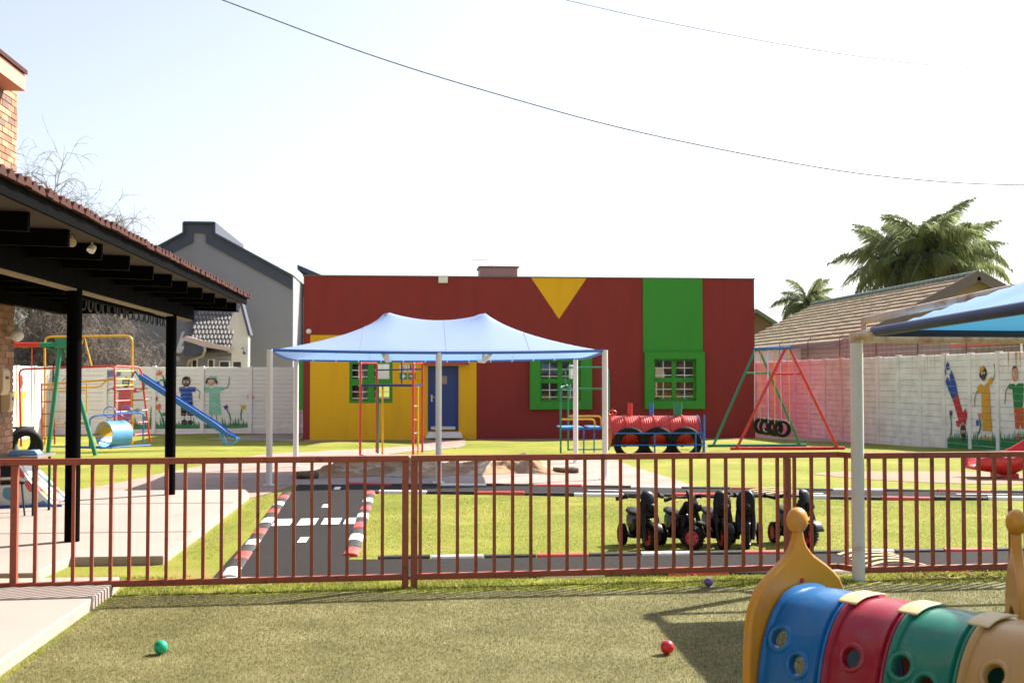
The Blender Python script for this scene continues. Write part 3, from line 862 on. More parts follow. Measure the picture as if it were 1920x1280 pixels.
LEFT=[
('cloud','slateblue',[(-10.65,1.82),(-10.55,1.95),(-10.34,1.98),(-10.17,1.96),(-10.07,1.92),(-10.08,1.77),(-10.25,1.74),(-10.43,1.73),(-10.62,1.7)]),
('cloud_shadow','navy',[(-10.62,1.67),(-10.27,1.7),(-10.3,1.61),(-10.63,1.6)]),
('dress','coral',[(-10.32,1.41),(-10.09,1.36),(-9.72,1.38),(-9.53,1.34),(-9.53,1.19),(-9.67,1.18),(-9.61,0.25),(-10.17,0.25),(-10.13,1.22),(-10.35,1.28)]),
('face','brown',[(-9.77,1.5),(-9.78,1.43),(-9.83,1.39),(-9.89,1.37),(-9.95,1.39),(-10.0,1.43),(-10.02,1.5),(-10.0,1.57),(-9.95,1.62),(-9.89,1.64),(-9.83,1.62),(-9.79,1.57)]),
('hair','black',[(-10.02,1.56),(-9.99,1.65),(-9.9,1.7),(-9.8,1.66),(-9.75,1.56),(-9.81,1.58),(-9.89,1.61),(-9.97,1.58)]),
('bow','coral',[(-9.94,1.68),(-9.88,1.76),(-9.84,1.67)]),
('tulip','orange',[(-8.9,1.82),(-8.81,1.89),(-8.76,2.0),(-8.71,1.93),(-8.66,1.96),(-8.66,1.81),(-8.75,1.77)]),
('tulip','red',[(-8.55,1.85),(-8.49,1.82),(-8.43,1.86),(-8.43,1.7),(-8.53,1.71)]),
('tulip','blue',[(-8.92,1.43),(-8.85,1.56),(-8.75,1.59),(-8.74,1.47),(-8.76,1.39),(-8.82,1.46),(-8.88,1.42)]),
('tulip','darkred',[(-9.03,1.07),(-8.98,1.01),(-8.92,1.08),(-8.86,1.01),(-8.8,1.06),(-8.81,0.91),(-8.92,0.81),(-9.01,0.92)]),
('tulip','orange',[(-8.92,0.7),(-8.82,0.75),(-8.74,0.82),(-8.69,0.77),(-8.69,0.64),(-8.76,0.58),(-8.86,0.63)]),
('tulip','blue',[(-9.62,0.58),(-9.54,0.6),(-9.48,0.64),(-9.42,0.58),(-9.45,0.51),(-9.56,0.5)]),
('shirt','royal',[(-8.07,1.38),(-7.86,1.39),(-7.83,1.34),(-7.77,1.39),(-7.5,1.38),(-7.5,1.23),(-7.63,1.21),(-7.6,0.84),(-8.01,0.84),(-8.02,1.22),(-8.07,1.21)]),
('face','brown',[(-7.68,1.56),(-7.7,1.47),(-7.75,1.41),(-7.83,1.39),(-7.9,1.41),(-7.96,1.47),(-7.98,1.56),(-7.96,1.65),(-7.91,1.71),(-7.83,1.74),(-7.76,1.71),(-7.7,1.65)]),
('hair','black',[(-7.98,1.61),(-7.94,1.71),(-7.84,1.76),(-7.72,1.73),(-7.67,1.61),(-7.75,1.67),(-7.9,1.67)]),
('trousers','black',[(-8.01,0.84),(-7.6,0.84),(-7.58,0.38),(-7.77,0.38),(-7.8,0.55),(-7.83,0.38),(-8.0,0.38)]),
('shoe','black',[(-7.78,0.16),(-7.79,0.11),(-7.83,0.08),(-7.88,0.07),(-7.92,0.08),(-7.96,0.12),(-7.97,0.16),(-7.96,0.21),(-7.92,0.24),(-7.88,0.25),(-7.83,0.24),(-7.79,0.21)]),
('shoe','black',[(-7.57,0.14),(-7.59,0.11),(-7.62,0.08),(-7.67,0.07),(-7.73,0.08),(-7.76,0.11),(-7.78,0.14),(-7.76,0.18),(-7.73,0.21),(-7.68,0.22),(-7.63,0.21),(-7.59,0.18)]),
('dress','mint',[(-7.24,1.38),(-7.03,1.39),(-6.97,1.32),(-6.9,1.39),(-6.56,1.39),(-6.56,1.26),(-6.69,1.21),(-6.6,0.4),(-7.04,0.41),(-7.04,1.2),(-7.23,1.21)]),
('face','pinkskin',[(-6.83,1.58),(-6.85,1.5),(-6.9,1.44),(-6.97,1.42),(-7.05,1.44),(-7.1,1.5),(-7.12,1.58),(-7.11,1.66),(-7.05,1.71),(-6.98,1.73),(-6.9,1.71),(-6.85,1.66)]),
('hair','brownhair',[(-7.17,1.56),(-7.13,1.68),(-6.99,1.73),(-6.83,1.7),(-6.75,1.58),(-6.77,1.44),(-6.83,1.55),(-6.89,1.66),(-7.07,1.65),(-7.14,1.44)]),
('bow','mint',[(-7.03,1.8),(-6.92,1.74),(-6.78,1.77),(-6.79,1.67),(-6.9,1.7),(-7.02,1.68)]),
('tulip','purple',[(-6.56,0.71),(-6.49,0.72),(-6.43,0.79),(-6.38,0.71),(-6.39,0.61),(-6.47,0.58)]),
('tulip','yellow',[(-5.96,0.77),(-5.87,0.72),(-5.76,0.75),(-5.78,0.62),(-5.91,0.6)]),
('tulip','pink',[(-5.72,1.1),(-5.65,1.05),(-5.6,1.09),(-5.54,1.05),(-5.48,1.09),(-5.51,0.94),(-5.62,0.9),(-5.71,0.96)]),
('shoe','mint',[(-6.88,0.19),(-6.89,0.15),(-6.91,0.13),(-6.93,0.12),(-6.96,0.13),(-6.98,0.15),(-6.99,0.19),(-6.98,0.22),(-6.96,0.25),(-6.94,0.25),(-6.91,0.24),(-6.89,0.22)]),
('shoe','mint',[(-6.73,0.17),(-6.73,0.14),(-6.75,0.11),(-6.78,0.11),(-6.81,0.11),(-6.83,0.14),(-6.83,0.17),(-6.83,0.21),(-6.81,0.23),(-6.78,0.24),(-6.75,0.23),(-6.73,0.21)]),
('leaf','green',[(-9.18,0.3),(-9.19,0.27),(-9.22,0.24),(-9.25,0.23),(-9.29,0.24),(-9.32,0.27),(-9.33,0.3),(-9.32,0.33),(-9.29,0.36),(-9.25,0.37),(-9.22,0.36),(-9.19,0.33)]),
('leaf','green',[(-8.53,0.43),(-8.54,0.4),(-8.56,0.38),(-8.59,0.37),(-8.62,0.38),(-8.64,0.4),(-8.65,0.43),(-8.64,0.47),(-8.62,0.49),(-8.59,0.5),(-8.56,0.49),(-8.54,0.47)]),
('grass_band','green',[(-10.5,-0.09),(-10.5,0.05),(-10.48,0.05),(-10.45,0.21),(-10.4,0.05),(-10.4,0.05),(-10.38,0.21),(-10.31,0.05),(-10.31,0.05),(-10.28,0.35),(-10.23,0.05),(-10.22,0.05),(-10.19,0.14),(-10.14,0.05),(-10.13,0.05),(-10.13,0.35),(-10.05,0.05),(-10.04,0.05),(-10.04,0.21),(-9.96,0.05),(-9.96,0.05),(-9.93,0.35),(-9.87,0.05),(-9.87,0.05),(-9.86,0.35),(-9.79,0.05),(-9.78,0.05),(-9.78,0.21),(-9.7,0.05),(-9.69,0.05),(-9.64,0.21),(-9.61,0.05),(-9.6,0.05),(-9.57,0.35),(-9.52,0.05),(-9.52,0.05),(-9.52,0.14),(-9.43,0.05),(-9.43,0.05),(-9.42,0.14),(-9.35,0.04),(-9.34,0.04),(-9.29,0.13),(-9.26,0.04),(-9.25,0.04),(-9.23,0.27),(-9.17,0.04),(-9.16,0.04),(-9.13,0.34),(-9.08,0.04),(-9.08,0.04),(-9.06,0.34),(-8.99,0.04),(-8.99,0.04),(-8.93,0.34),(-8.9,0.04),(-8.9,0.04),(-8.85,0.21),(-8.82,0.04),(-8.81,0.04),(-8.82,0.13),(-8.73,0.04),(-8.72,0.04),(-8.72,0.34),(-8.64,0.04),(-8.63,0.04),(-8.59,0.34),(-8.55,0.04),(-8.55,0.04),(-8.53,0.27),(-8.46,0.04),(-8.46,0.04),(-8.43,0.34),(-8.37,0.04),(-8.37,0.04),(-8.34,0.34),(-8.29,0.04),(-8.28,0.04),(-8.25,0.27),(-8.2,0.04),(-8.19,0.04),(-8.14,0.13),(-8.11,0.04),(-8.1,0.04),(-8.07,0.21),(-8.02,0.04),(-8.01,0.04),(-7.96,0.27),(-7.93,0.04),(-7.93,0.04),(-7.89,0.13),(-7.84,0.04),(-7.84,0.04),(-7.81,0.21),(-7.75,0.04),(-7.75,0.04),(-7.74,0.27),(-7.67,0.04),(-7.66,0.04),(-7.64,0.13),(-7.58,0.04),(-7.57,0.04),(-7.58,0.34),(-7.49,0.04),(-7.48,0.04),(-7.47,0.13),(-7.4,0.04),(-7.39,0.04),(-7.41,0.2),(-7.31,0.04),(-7.3,0.04),(-7.26,0.34),(-7.22,0.04),(-7.22,0.04),(-7.22,0.13),(-7.13,0.04),(-7.13,0.04),(-7.11,0.13),(-7.04,0.04),(-7.04,0.04),(-7.01,0.26),(-6.95,0.04),(-6.95,0.04),(-6.93,0.26),(-6.87,0.04),(-6.86,0.04),(-6.85,0.13),(-6.78,0.04),(-6.77,0.04),(-6.78,0.13),(-6.69,0.04),(-6.68,0.04),(-6.63,0.13),(-6.6,0.04),(-6.59,0.04),(-6.59,0.34),(-6.51,0.04),(-6.5,0.04),(-6.51,0.26),(-6.42,0.03),(-6.41,0.03),(-6.36,0.13),(-6.33,0.03),(-6.32,0.03),(-6.32,0.26),(-6.24,0.03),(-6.24,0.03),(-6.18,0.2),(-6.15,0.03),(-6.15,0.03),(-6.13,0.34),(-6.06,0.03),(-6.06,0.03),(-6.02,0.34),(-5.97,0.03),(-5.97,0.03),(-5.94,0.12),(-5.88,0.03),(-5.88,0.03),(-5.86,0.26),(-5.79,0.03),(-5.79,0.03),(-5.73,0.2),(-5.71,0.03),(-5.7,0.03),(-5.64,0.33),(-5.62,0.03),(-5.61,0.03),(-5.58,0.26),(-5.53,0.03),(-5.58,0.02),(-5.58,0.0),(-5.71,-0.04),(-6.07,-0.06),(-8.44,-0.07)]),
('~arm','ink',[(-10.34,1.34),(-10.51,1.28),(-10.59,1.1),(-10.55,0.96)]),
('~arm','ink',[(-9.53,1.22),(-9.37,1.25),(-9.26,1.38),(-9.22,1.58)]),
('~stem','green',[(-8.92,0.81),(-9.02,0.67),(-9.03,0.37),(-9.02,0.04)]),
('~stem','green',[(-8.76,0.58),(-8.65,0.37),(-8.6,0.07)]),
('~stem','green',[(-8.65,1.79),(-8.58,1.64),(-8.56,1.31)]),
('~stem','green',[(-8.5,1.7),(-8.54,1.55),(-8.6,1.34)]),
('~stem','green',[(-8.74,1.61),(-8.63,1.64),(-8.51,1.31)]),
('~arm','ink',[(-7.5,1.31),(-7.36,1.24),(-7.27,1.0),(-7.34,0.88)]),
('~arm','ink',[(-7.23,1.3),(-7.36,1.18),(-7.39,1.0),(-7.3,0.91)]),
('~arm','ink',[(-6.56,1.32),(-6.39,1.36),(-6.35,1.55),(-6.35,1.74)]),
('~leg','ink',[(-7.88,0.38),(-7.88,0.22)]),
('~leg','ink',[(-7.66,0.38),(-7.66,0.2)]),
('~leg','ink',[(-6.94,0.4),(-6.94,0.22)]),
('~leg','ink',[(-6.78,0.4),(-6.77,0.2)]),
('~leg','ink',[(-10.05,0.25),(-10.05,0.11)]),
('~leg','ink',[(-9.81,0.25),(-9.81,0.11)]),
('~stem','green',[(-6.43,0.59),(-6.34,0.46),(-6.28,0.22)]),
('~stem','green',[(-5.9,0.61),(-5.94,0.43),(-5.92,0.21)]),
('~stem','green',[(-5.62,0.9),(-5.66,0.67),(-5.67,0.24)]),
('eye','white',[(-9.89,1.55),(-9.9,1.52),(-9.93,1.51),(-9.96,1.52),(-9.97,1.55),(-9.96,1.58),(-9.93,1.6),(-9.9,1.58)]),
('eye','white',[(-9.8,1.55),(-9.82,1.52),(-9.85,1.51),(-9.87,1.52),(-9.89,1.55),(-9.87,1.58),(-9.85,1.6),(-9.82,1.58)]),
('eye','white',[(-7.85,1.56),(-7.86,1.53),(-7.89,1.52),(-7.92,1.53),(-7.93,1.56),(-7.92,1.59),(-7.89,1.6),(-7.86,1.59)]),
('eye','white',[(-7.74,1.56),(-7.75,1.53),(-7.78,1.52),(-7.81,1.53),(-7.82,1.56),(-7.81,1.59),(-7.78,1.6),(-7.75,1.59)]),
('eye','white',[(-6.98,1.57),(-6.99,1.54),(-7.02,1.53),(-7.05,1.54),(-7.06,1.57),(-7.05,1.6),(-7.02,1.61),(-6.99,1.6)]),
('eye','white',[(-6.88,1.57),(-6.89,1.54),(-6.92,1.53),(-6.95,1.54),(-6.96,1.57),(-6.95,1.6),(-6.92,1.61),(-6.89,1.6)]),
('pupil','ink',[(-9.91,1.55),(-9.91,1.53),(-9.93,1.53),(-9.94,1.55),(-9.93,1.56),(-9.91,1.56)]),
('pupil','ink',[(-9.84,1.55),(-9.84,1.53),(-9.86,1.53),(-9.87,1.55),(-9.86,1.56),(-9.84,1.56)]),
('pupil','ink',[(-7.87,1.56),(-7.88,1.54),(-7.89,1.54),(-7.9,1.56),(-7.89,1.57),(-7.88,1.57)]),
('pupil','ink',[(-7.77,1.56),(-7.78,1.54),(-7.8,1.54),(-7.8,1.56),(-7.8,1.57),(-7.78,1.57)]),
('pupil','ink',[(-7.0,1.56),(-7.01,1.55),(-7.02,1.55),(-7.03,1.56),(-7.02,1.58),(-7.01,1.58)]),
('pupil','ink',[(-6.91,1.56),(-6.92,1.55),(-6.94,1.55),(-6.94,1.56),(-6.94,1.58),(-6.92,1.58)]),
]
RIGHT=[
('shoe','royal',[(7.48,1.85),(7.39,1.97),(7.3,1.9),(7.28,1.78),(7.37,1.75)]),
('shoe','royal',[(7.31,1.98),(7.22,2.11),(7.13,2.02),(7.12,1.9),(7.24,1.89)]),
('trousers','royal',[(7.33,1.6),(7.23,1.72),(7.09,1.59),(7.13,1.78),(7.03,1.89),(6.9,1.69),(6.81,1.52),(6.75,1.31),(6.98,1.11),(7.18,1.36)]),
('shirt','red',[(6.75,1.31),(6.55,0.87),(6.47,0.83),(6.4,0.93),(6.31,0.79),(6.39,0.51),(6.53,0.58),(6.71,0.44),(6.84,0.48),(6.83,0.61),(6.71,0.6),(6.98,1.11)]),
('face','brown',[(6.38,0.36),(6.4,0.27),(6.44,0.2),(6.51,0.18),(6.58,0.2),(6.62,0.26),(6.64,0.35),(6.62,0.44),(6.57,0.51),(6.5,0.54),(6.44,0.52),(6.39,0.45)]),
('hair','black',[(6.61,0.25),(6.39,0.26),(6.41,0.14),(6.54,0.12)]),
('dress','gold',[(5.84,1.45),(5.71,1.54),(5.51,1.49),(5.2,1.72),(5.14,1.58),(5.31,1.51),(5.29,1.16),(5.22,0.4),(5.62,0.4),(5.67,1.35),(5.8,1.3)]),
('face','brown',[(5.43,1.78),(5.45,1.69),(5.49,1.63),(5.56,1.61),(5.62,1.63),(5.67,1.69),(5.68,1.78),(5.66,1.86),(5.61,1.93),(5.55,1.95),(5.49,1.92),(5.44,1.86)]),
('hair','black',[(5.73,1.78),(5.65,1.93),(5.52,1.96),(5.42,1.89),(5.39,1.75),(5.47,1.74),(5.53,1.88),(5.62,1.86),(5.66,1.69),(5.71,1.69)]),
('crown','gold',[(5.71,1.86),(5.69,1.99),(5.62,1.93),(5.55,2.02),(5.5,1.89),(5.6,1.84)]),
('shirt','green',[(4.48,1.54),(4.27,1.55),(4.2,1.5),(4.11,1.56),(3.89,1.56),(3.89,1.42),(3.95,0.99),(4.29,0.98),(4.34,1.42),(4.48,1.43)]),
('trousers','rust',[(4.28,0.98),(3.9,0.99),(3.91,0.51),(4.0,0.51),(4.05,0.67),(4.09,0.5),(4.24,0.5)]),
('face','pinkskin',[(4.1,1.77),(4.12,1.68),(4.17,1.62),(4.23,1.59),(4.3,1.62),(4.34,1.68),(4.36,1.77),(4.34,1.86),(4.29,1.92),(4.22,1.95),(4.16,1.92),(4.11,1.86)]),
('hair','brownhair',[(4.35,1.87),(4.28,1.96),(4.19,1.97),(4.1,1.88),(4.21,1.92)]),
('shoe','rust',[(4.21,0.24),(4.2,0.36),(4.13,0.41),(4.07,0.37),(4.07,0.27)]),
('tulip','purple',[(7.16,0.85),(7.02,0.86),(7.02,0.74),(7.11,0.69),(7.15,0.76)]),
('tulip','pink',[(5.83,0.83),(5.76,0.8),(5.66,0.85),(5.68,0.72),(5.76,0.68),(5.82,0.75)]),
('tulip','blue',[(5.91,0.63),(5.84,0.66),(5.77,0.62),(5.8,0.5),(5.89,0.5)]),
('shoe','gold',[(5.47,0.24),(5.49,0.2),(5.54,0.19),(5.59,0.2),(5.61,0.23),(5.59,0.27),(5.54,0.29),(5.49,0.28)]),
('shoe','gold',[(5.2,0.23),(5.22,0.19),(5.27,0.17),(5.32,0.18),(5.34,0.22),(5.32,0.26),(5.27,0.27),(5.22,0.26)]),
('grass_band','green',[(7.27,-0.11),(7.28,0.13),(7.26,0.11),(7.2,0.18),(7.17,0.11),(7.16,0.11),(7.15,0.3),(7.07,0.11),(7.06,0.11),(7.05,0.25),(6.97,0.12),(6.96,0.12),(6.92,0.31),(6.87,0.12),(6.86,0.12),(6.81,0.32),(6.77,0.13),(6.76,0.13),(6.7,0.32),(6.67,0.13),(6.66,0.13),(6.61,0.21),(6.57,0.13),(6.56,0.13),(6.49,0.21),(6.47,0.14),(6.46,0.14),(6.41,0.33),(6.38,0.14),(6.37,0.14),(6.32,0.34),(6.28,0.15),(6.27,0.14),(6.25,0.34),(6.18,0.15),(6.17,0.15),(6.15,0.29),(6.09,0.15),(6.08,0.15),(6.01,0.35),(5.99,0.16),(5.98,0.16),(5.96,0.35),(5.9,0.16),(5.89,0.16),(5.88,0.41),(5.81,0.16),(5.8,0.16),(5.72,0.25),(5.71,0.17),(5.7,0.17),(5.68,0.31),(5.62,0.17),(5.61,0.17),(5.56,0.31),(5.53,0.18),(5.52,0.17),(5.5,0.37),(5.44,0.18),(5.43,0.18),(5.38,0.32),(5.35,0.18),(5.34,0.18),(5.33,0.27),(5.26,0.19),(5.25,0.19),(5.18,0.39),(5.17,0.19),(5.16,0.19),(5.13,0.33),(5.08,0.19),(5.07,0.19),(5.06,0.34),(4.99,0.2),(4.98,0.2),(4.92,0.34),(4.9,0.2),(4.9,0.2),(4.87,0.46),(4.82,0.2),(4.81,0.2),(4.8,0.29),(4.73,0.21),(4.72,0.21),(4.7,0.35),(4.64,0.21),(4.64,0.21),(4.57,0.36),(4.56,0.21),(4.55,0.21),(4.49,0.42),(4.47,0.22),(4.46,0.22),(4.41,0.31),(4.39,0.22),(4.38,0.22),(4.34,0.42),(4.31,0.22),(4.3,0.22),(4.27,0.48),(4.22,0.23),(4.21,0.23),(4.18,0.43),(4.14,0.23),(4.13,0.23),(4.11,0.49),(4.06,0.23),(4.05,0.23),(4.04,0.49),(3.97,0.24),(3.97,0.24),(3.95,0.5),(3.89,0.24),(3.92,0.22),(3.93,0.03),(5.47,-0.05)]),
('~arm','ink',[(5.16,1.63),(5.05,1.75),(5.05,1.91),(5.1,2.03)]),
('~arm','ink',[(5.82,1.38),(5.95,1.23),(5.96,0.97)]),
('~arm','ink',[(4.48,1.5),(4.61,1.39),(4.66,1.06)]),
('~stem','green',[(7.1,0.69),(7.06,0.47),(7.09,0.23)]),
('~stem','green',[(5.76,0.69),(5.69,0.52),(5.82,0.29)]),
('eye','white',[(6.51,0.33),(6.52,0.3),(6.55,0.29),(6.58,0.3),(6.59,0.33),(6.58,0.35),(6.55,0.37),(6.52,0.36)]),
('eye','white',[(6.41,0.34),(6.43,0.31),(6.45,0.3),(6.48,0.31),(6.49,0.34),(6.48,0.37),(6.45,0.38),(6.43,0.37)]),
('eye','white',[(5.56,1.8),(5.57,1.77),(5.6,1.76),(5.63,1.77),(5.64,1.8),(5.62,1.83),(5.6,1.84),(5.57,1.83)]),
('eye','white',[(5.47,1.8),(5.48,1.78),(5.5,1.77),(5.53,1.78),(5.54,1.81),(5.53,1.83),(5.5,1.84),(5.48,1.83)]),
('eye','white',[(4.23,1.78),(4.24,1.76),(4.26,1.75),(4.29,1.76),(4.3,1.78),(4.29,1.81),(4.26,1.82),(4.24,1.81)]),
('eye','white',[(4.14,1.78),(4.15,1.76),(4.17,1.75),(4.19,1.76),(4.2,1.78),(4.19,1.81),(4.17,1.82),(4.15,1.81)]),
('pupil','ink',[(6.53,0.33),(6.54,0.31),(6.56,0.31),(6.57,0.33),(6.56,0.34),(6.54,0.34)]),
('pupil','ink',[(6.44,0.34),(6.44,0.33),(6.46,0.32),(6.47,0.34),(6.46,0.35),(6.44,0.36)]),
('pupil','ink',[(5.58,1.8),(5.59,1.78),(5.61,1.78),(5.61,1.8),(5.61,1.81),(5.59,1.81)]),
('pupil','ink',[(5.49,1.8),(5.5,1.79),(5.51,1.79),(5.52,1.8),(5.51,1.82),(5.49,1.82)]),
('pupil','ink',[(4.25,1.78),(4.26,1.77),(4.27,1.77),(4.28,1.78),(4.27,1.8),(4.26,1.8)]),
('pupil','ink',[(4.16,1.78),(4.16,1.77),(4.18,1.77),(4.19,1.78),(4.18,1.8),(4.16,1.8)]),
]

def fl(u, v, t): return (u - wl.location.x, -.040 - t, v - wl.location.z)
mural(LEFT, wl, fl, 2.38 / 16)
_p0 = Vector((14.35, 22.0)); _d = (Vector((12.5, 46)) - _p0).normalized()
_w0 = Vector(wr.location[:2]); _wd = (Vector((14.536, 19.57)) - _w0).normalized()
def fr(s, v, t):
    P = _p0 + _d * s
    return ((P - _w0).dot(_wd), -.042 - t, v - wr.location.z)
mural(RIGHT, wr, fr, 2.59 / 16)
FIG = [('dress', 'yellow', [(4.2, 1.25), (4.2, 1.05), (4.5, 1.05), (4.45, -.0), (5.15, 0.0), (5.1, 1.05), (5.35, 1.05), (5.35, 1.3), (4.9, 1.3), (4.75, 1.2), (4.6, 1.3)]),
       ('face', 'brown', [(4.75 + .19 * math.cos(i * PI / 6), 1.58 + .23 * math.sin(i * PI / 6)) for i in range(12)]),
       ('~arm', 'ink', [(5.35, 1.2), (5.7, 1.4), (5.75, 1.75)])]
mural(FIG, ws_, lambda u, v, t: (u - 1.6, .042 + t, v + .30), 2.38 / 16)
# spikes and electric wire uprights on the right wall
for i in range(9):
    P = _w0 + _wd * (6.0 + i * 2.45)
    t = MB().tube([(0, 0, -.05), (.0, 0, .62), (.10, 0, .74)], .013, 5)
    for k in range(4): t.box((-.012, -.03, .12 + k * .14), (.012, .03, .15 + k * .14))
    o = t.build('fence_bracket', 'rust_iron'); o.location = (P.x, P.y, 2.29)
    lab = ['furthest from the camera', 'above the lilac panels', 'second past the lilac panels', 'above the pink panels', 'past the pink panels', 'above the plain white panels', 'left of the upside down painted child', 'above the painted child in gold', 'nearest to the camera'][i]
    tag(o, 'rusty electric fence upright on the right wall, ' + lab, 'fence post', 'electric fence uprights on the right wall')
for k in range(4):
    a = _w0 + _wd * 5.0; b = _w0 + _wd * 27.0; z = 2.425 + k * .14
    o = MB().tube([(a.x, a.y, z), (b.x, b.y, z)], .0035, 4).build('electric_wire', 'steel_grey')
    tag(o, 'thin electric fence wire strung above the right wall, %s of four' % ['lowest', 'second lowest', 'second highest', 'highest'][k], 'wire', 'electric fence wires')
# ------------------------------------------------------------------ brick house corner and the covered patio
house = thing('brick_house', 'face brick house with pink fascia at the left edge', 'building', (-5.2, 15.95, 0))
HX, HY = -5.2, 15.95
MB().box((-11, 4, 0), (HX - .012, HY - .012, 5.62)).build('wall_core', 'mortar', house, world=True)
bmesh_ = [MB().box((-.05, -.109, -.036), (0.0, .109, .036)).build('brick', 'brick_%d' % k, house, bevel=0) for k in range(4)]
used = [False] * 4
def put_brick(y, z, half=False):
    k = rnd.choices(range(4), (5, 4, 4, 1.6))[0]
    loc = (rnd.uniform(-.003, .003), y - HY, z)
    if not used[k] and not half:
        o = bmesh_[k]; used[k] = True; o.location = loc
    else:
        o = inst('brick', bmesh_[k], house, loc, (0, rnd.uniform(-.01, .01), rnd.uniform(-.01, .01)), (1, .47 if half else 1, 1))
row = 0
z = .62
while z < 5.6:
    if z < 2.72 or z > 4.15:
        y = HY - (.11 if row % 2 else .055)
        if row % 2 == 0:
            put_brick(HY - .0535, z, True); y = HY - .109 - .115
        while y > 15.12:
            put_brick(y, z); y -= .230
    z += .0845; row += 1
for k in range(4):
    if not used[k]: bmesh_[k].location = (0, -1.2, 1.0 + k * .1)
MB().box((-11.2, 3.8, 5.34), (-4.93, 15.42 + .0, 5.54)).build('fascia_board', 'fascia_pink', house, world=True)
MB().prism([(-11.2, 7.2), (-4.9, 5.545), (-4.9, 5.60), (-11.2, 7.26)], 3.8, 15.40, lambda u, v, t: (u, t, v)).build('roof_sheet', 'roof_red', house, world=True)

def wall_item(name, label, cat, loc, parts):
    t = thing(name, label, cat, loc)
    for nm, mb, m in parts: mb.build(nm, m, t, smooth=True, bevel=0)
    return t
wall_item('globe_lamp', 'round white globe lamp on the brick wall corner', 'lamp', (-5.2, 15.62, 2.2),
          [('globe', MB().sphere((.14, 0, .02), .085), 'white_plastic'), ('bracket', MB().tube([(0, 0, 0), (.1, 0, 0)], .03, 8), 'beige_plastic')])
def dispenser(name, label, loc, h, w):
    t = thing(name, label, 'dispenser', loc)
    MB().prism([(0, -h / 2), (.10, -h / 2), (.13, -h * .3), (.13, h * .36), (.10, h / 2), (0, h / 2)], -w / 2, w / 2, lambda u, v, t_: (u, t_, v)).build('casing', 'beige_plastic', t, bevel=.015)
    MB().box((.128, -w * .2, h * .1), (.136, w * .2, h * .2)).build('slot', 'wire_black', t)
dispenser('towel_dispenser', 'cream paper towel dispenser on the brick wall', (-5.2, 15.30, 1.62), .34, .26)
dispenser('soap_dispenser', 'small beige soap dispenser low on the brick wall', (-5.2, 15.52, 1.36), .25, .14)

pr = thing('patio_roof', 'black timber patio roof with red tiled edge on round black posts', 'roof', (-3.3, 11.8, .08))
def TP(n, mb, m, par=pr, **k): return mb.build(n, m, par, world=True, **k)
for y in (11.77, 16.42, 6.2):
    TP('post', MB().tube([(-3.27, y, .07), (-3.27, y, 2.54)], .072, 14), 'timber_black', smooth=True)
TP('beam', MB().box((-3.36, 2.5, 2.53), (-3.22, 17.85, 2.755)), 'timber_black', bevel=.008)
TP('beam_batten', MB().box((-3.345, 2.5, 2.512), (-3.235, 17.7, 2.5295)), 'batten')
SL = .03     # fall of the roof per metre towards the lawn
zr = lambda x: 2.80 - (x + 2.62) * SL
for y in (3.2, 4.25, 5.25, 6.3, 7.3, 8.3, 9.25, 10.22, 11.2, 12.22, 13.15, 14.05, 15.05, 16.0, 17.0, 17.95):
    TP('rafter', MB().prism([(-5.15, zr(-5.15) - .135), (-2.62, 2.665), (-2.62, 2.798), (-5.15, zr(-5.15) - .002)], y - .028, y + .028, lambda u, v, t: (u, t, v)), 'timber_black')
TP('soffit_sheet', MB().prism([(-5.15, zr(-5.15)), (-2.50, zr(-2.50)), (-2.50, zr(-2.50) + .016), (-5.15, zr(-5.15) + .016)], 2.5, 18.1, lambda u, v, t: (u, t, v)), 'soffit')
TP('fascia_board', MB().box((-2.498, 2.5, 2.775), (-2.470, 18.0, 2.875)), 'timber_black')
# tiles of the roof edge, one roll each
tile = None
yy = 6.0
while yy < 18.15:
    if tile is None:
        mb = MB()
        prof = [(-.075, 0), (-.055, .012), (-.035, .040), (0, .052), (.035, .040), (.055, .012), (.075, 0), (.075, -.012), (-.075, -.012)]
        mb.prism(prof, 0, -1.3, lambda u, v, t: (t, u, v - t * SL))
        tile = mb.build('roof_tile', 'roof_red', pr)
        tile.location = (-2.425 + 3.3, yy - 11.8, 2.885 - .08)
    else:
        inst('roof_tile', tile, pr, (-2.425 + 3.3 + rnd.uniform(-.008, .008), yy - 11.8, 2.885 - .08 + rnd.uniform(-.004, .006)))
    yy += .152
TP('roof_cover', MB().prism([(-5.15, zr(-5.15) + .03), (-3.7, zr(-3.7) + .03), (-3.7, zr(-3.7) + .09), (-5.15, zr(-5.15) + .09)], 2.5, 18.1, lambda u, v, t: (u, t, v)), 'roof_red')
TP('end_beam', MB().box((-5.15, 17.7, 2.62), (-3.37, 17.84, 2.80)), 'timber_black')
TP('wall_beam', MB().box((-5.14, 2.5, 2.60), (-5.03, 17.69, 2.80)), 'timber_black')
# fittings under the roof
def spot(label, x, y, z, m, tilt):
    t = thing('spot_lamp', label, 'lamp', (x, y, z))
    t.rotation_euler = tilt; t.scale = (.68, .68, .68)
    MB().lathe([(0, -.05), (.05, -.05), (.052, -.02), (.045, .03), (.02, .05), (0, .05)], axis='y', n=16).build('lamp_head', m, t, smooth=True)
    MB().tube([(0, .03, 0), (0, .06, .06), (0, .06, .12)], .012, 6).build('bracket', 'white_plastic', t)
spot('round beige downlight under the black patio rafters', -2.70, 9.62, 2.74, 'beige_plastic', (0, 0, .25))
spot('white angled spotlight under the black patio rafters', -2.68, 10.14, 2.755, 'white_plastic', (.9, 0, -.5))
hk = thing('hook_rail', 'row of black looped hooks hanging under the patio beam', 'hooks', (-3.42, 14.2, 2.485))
MB().box((-.02, -2.1, .0), (.02, 3.2, .03)).build('rail', 'timber_black', hk)
h0 = None
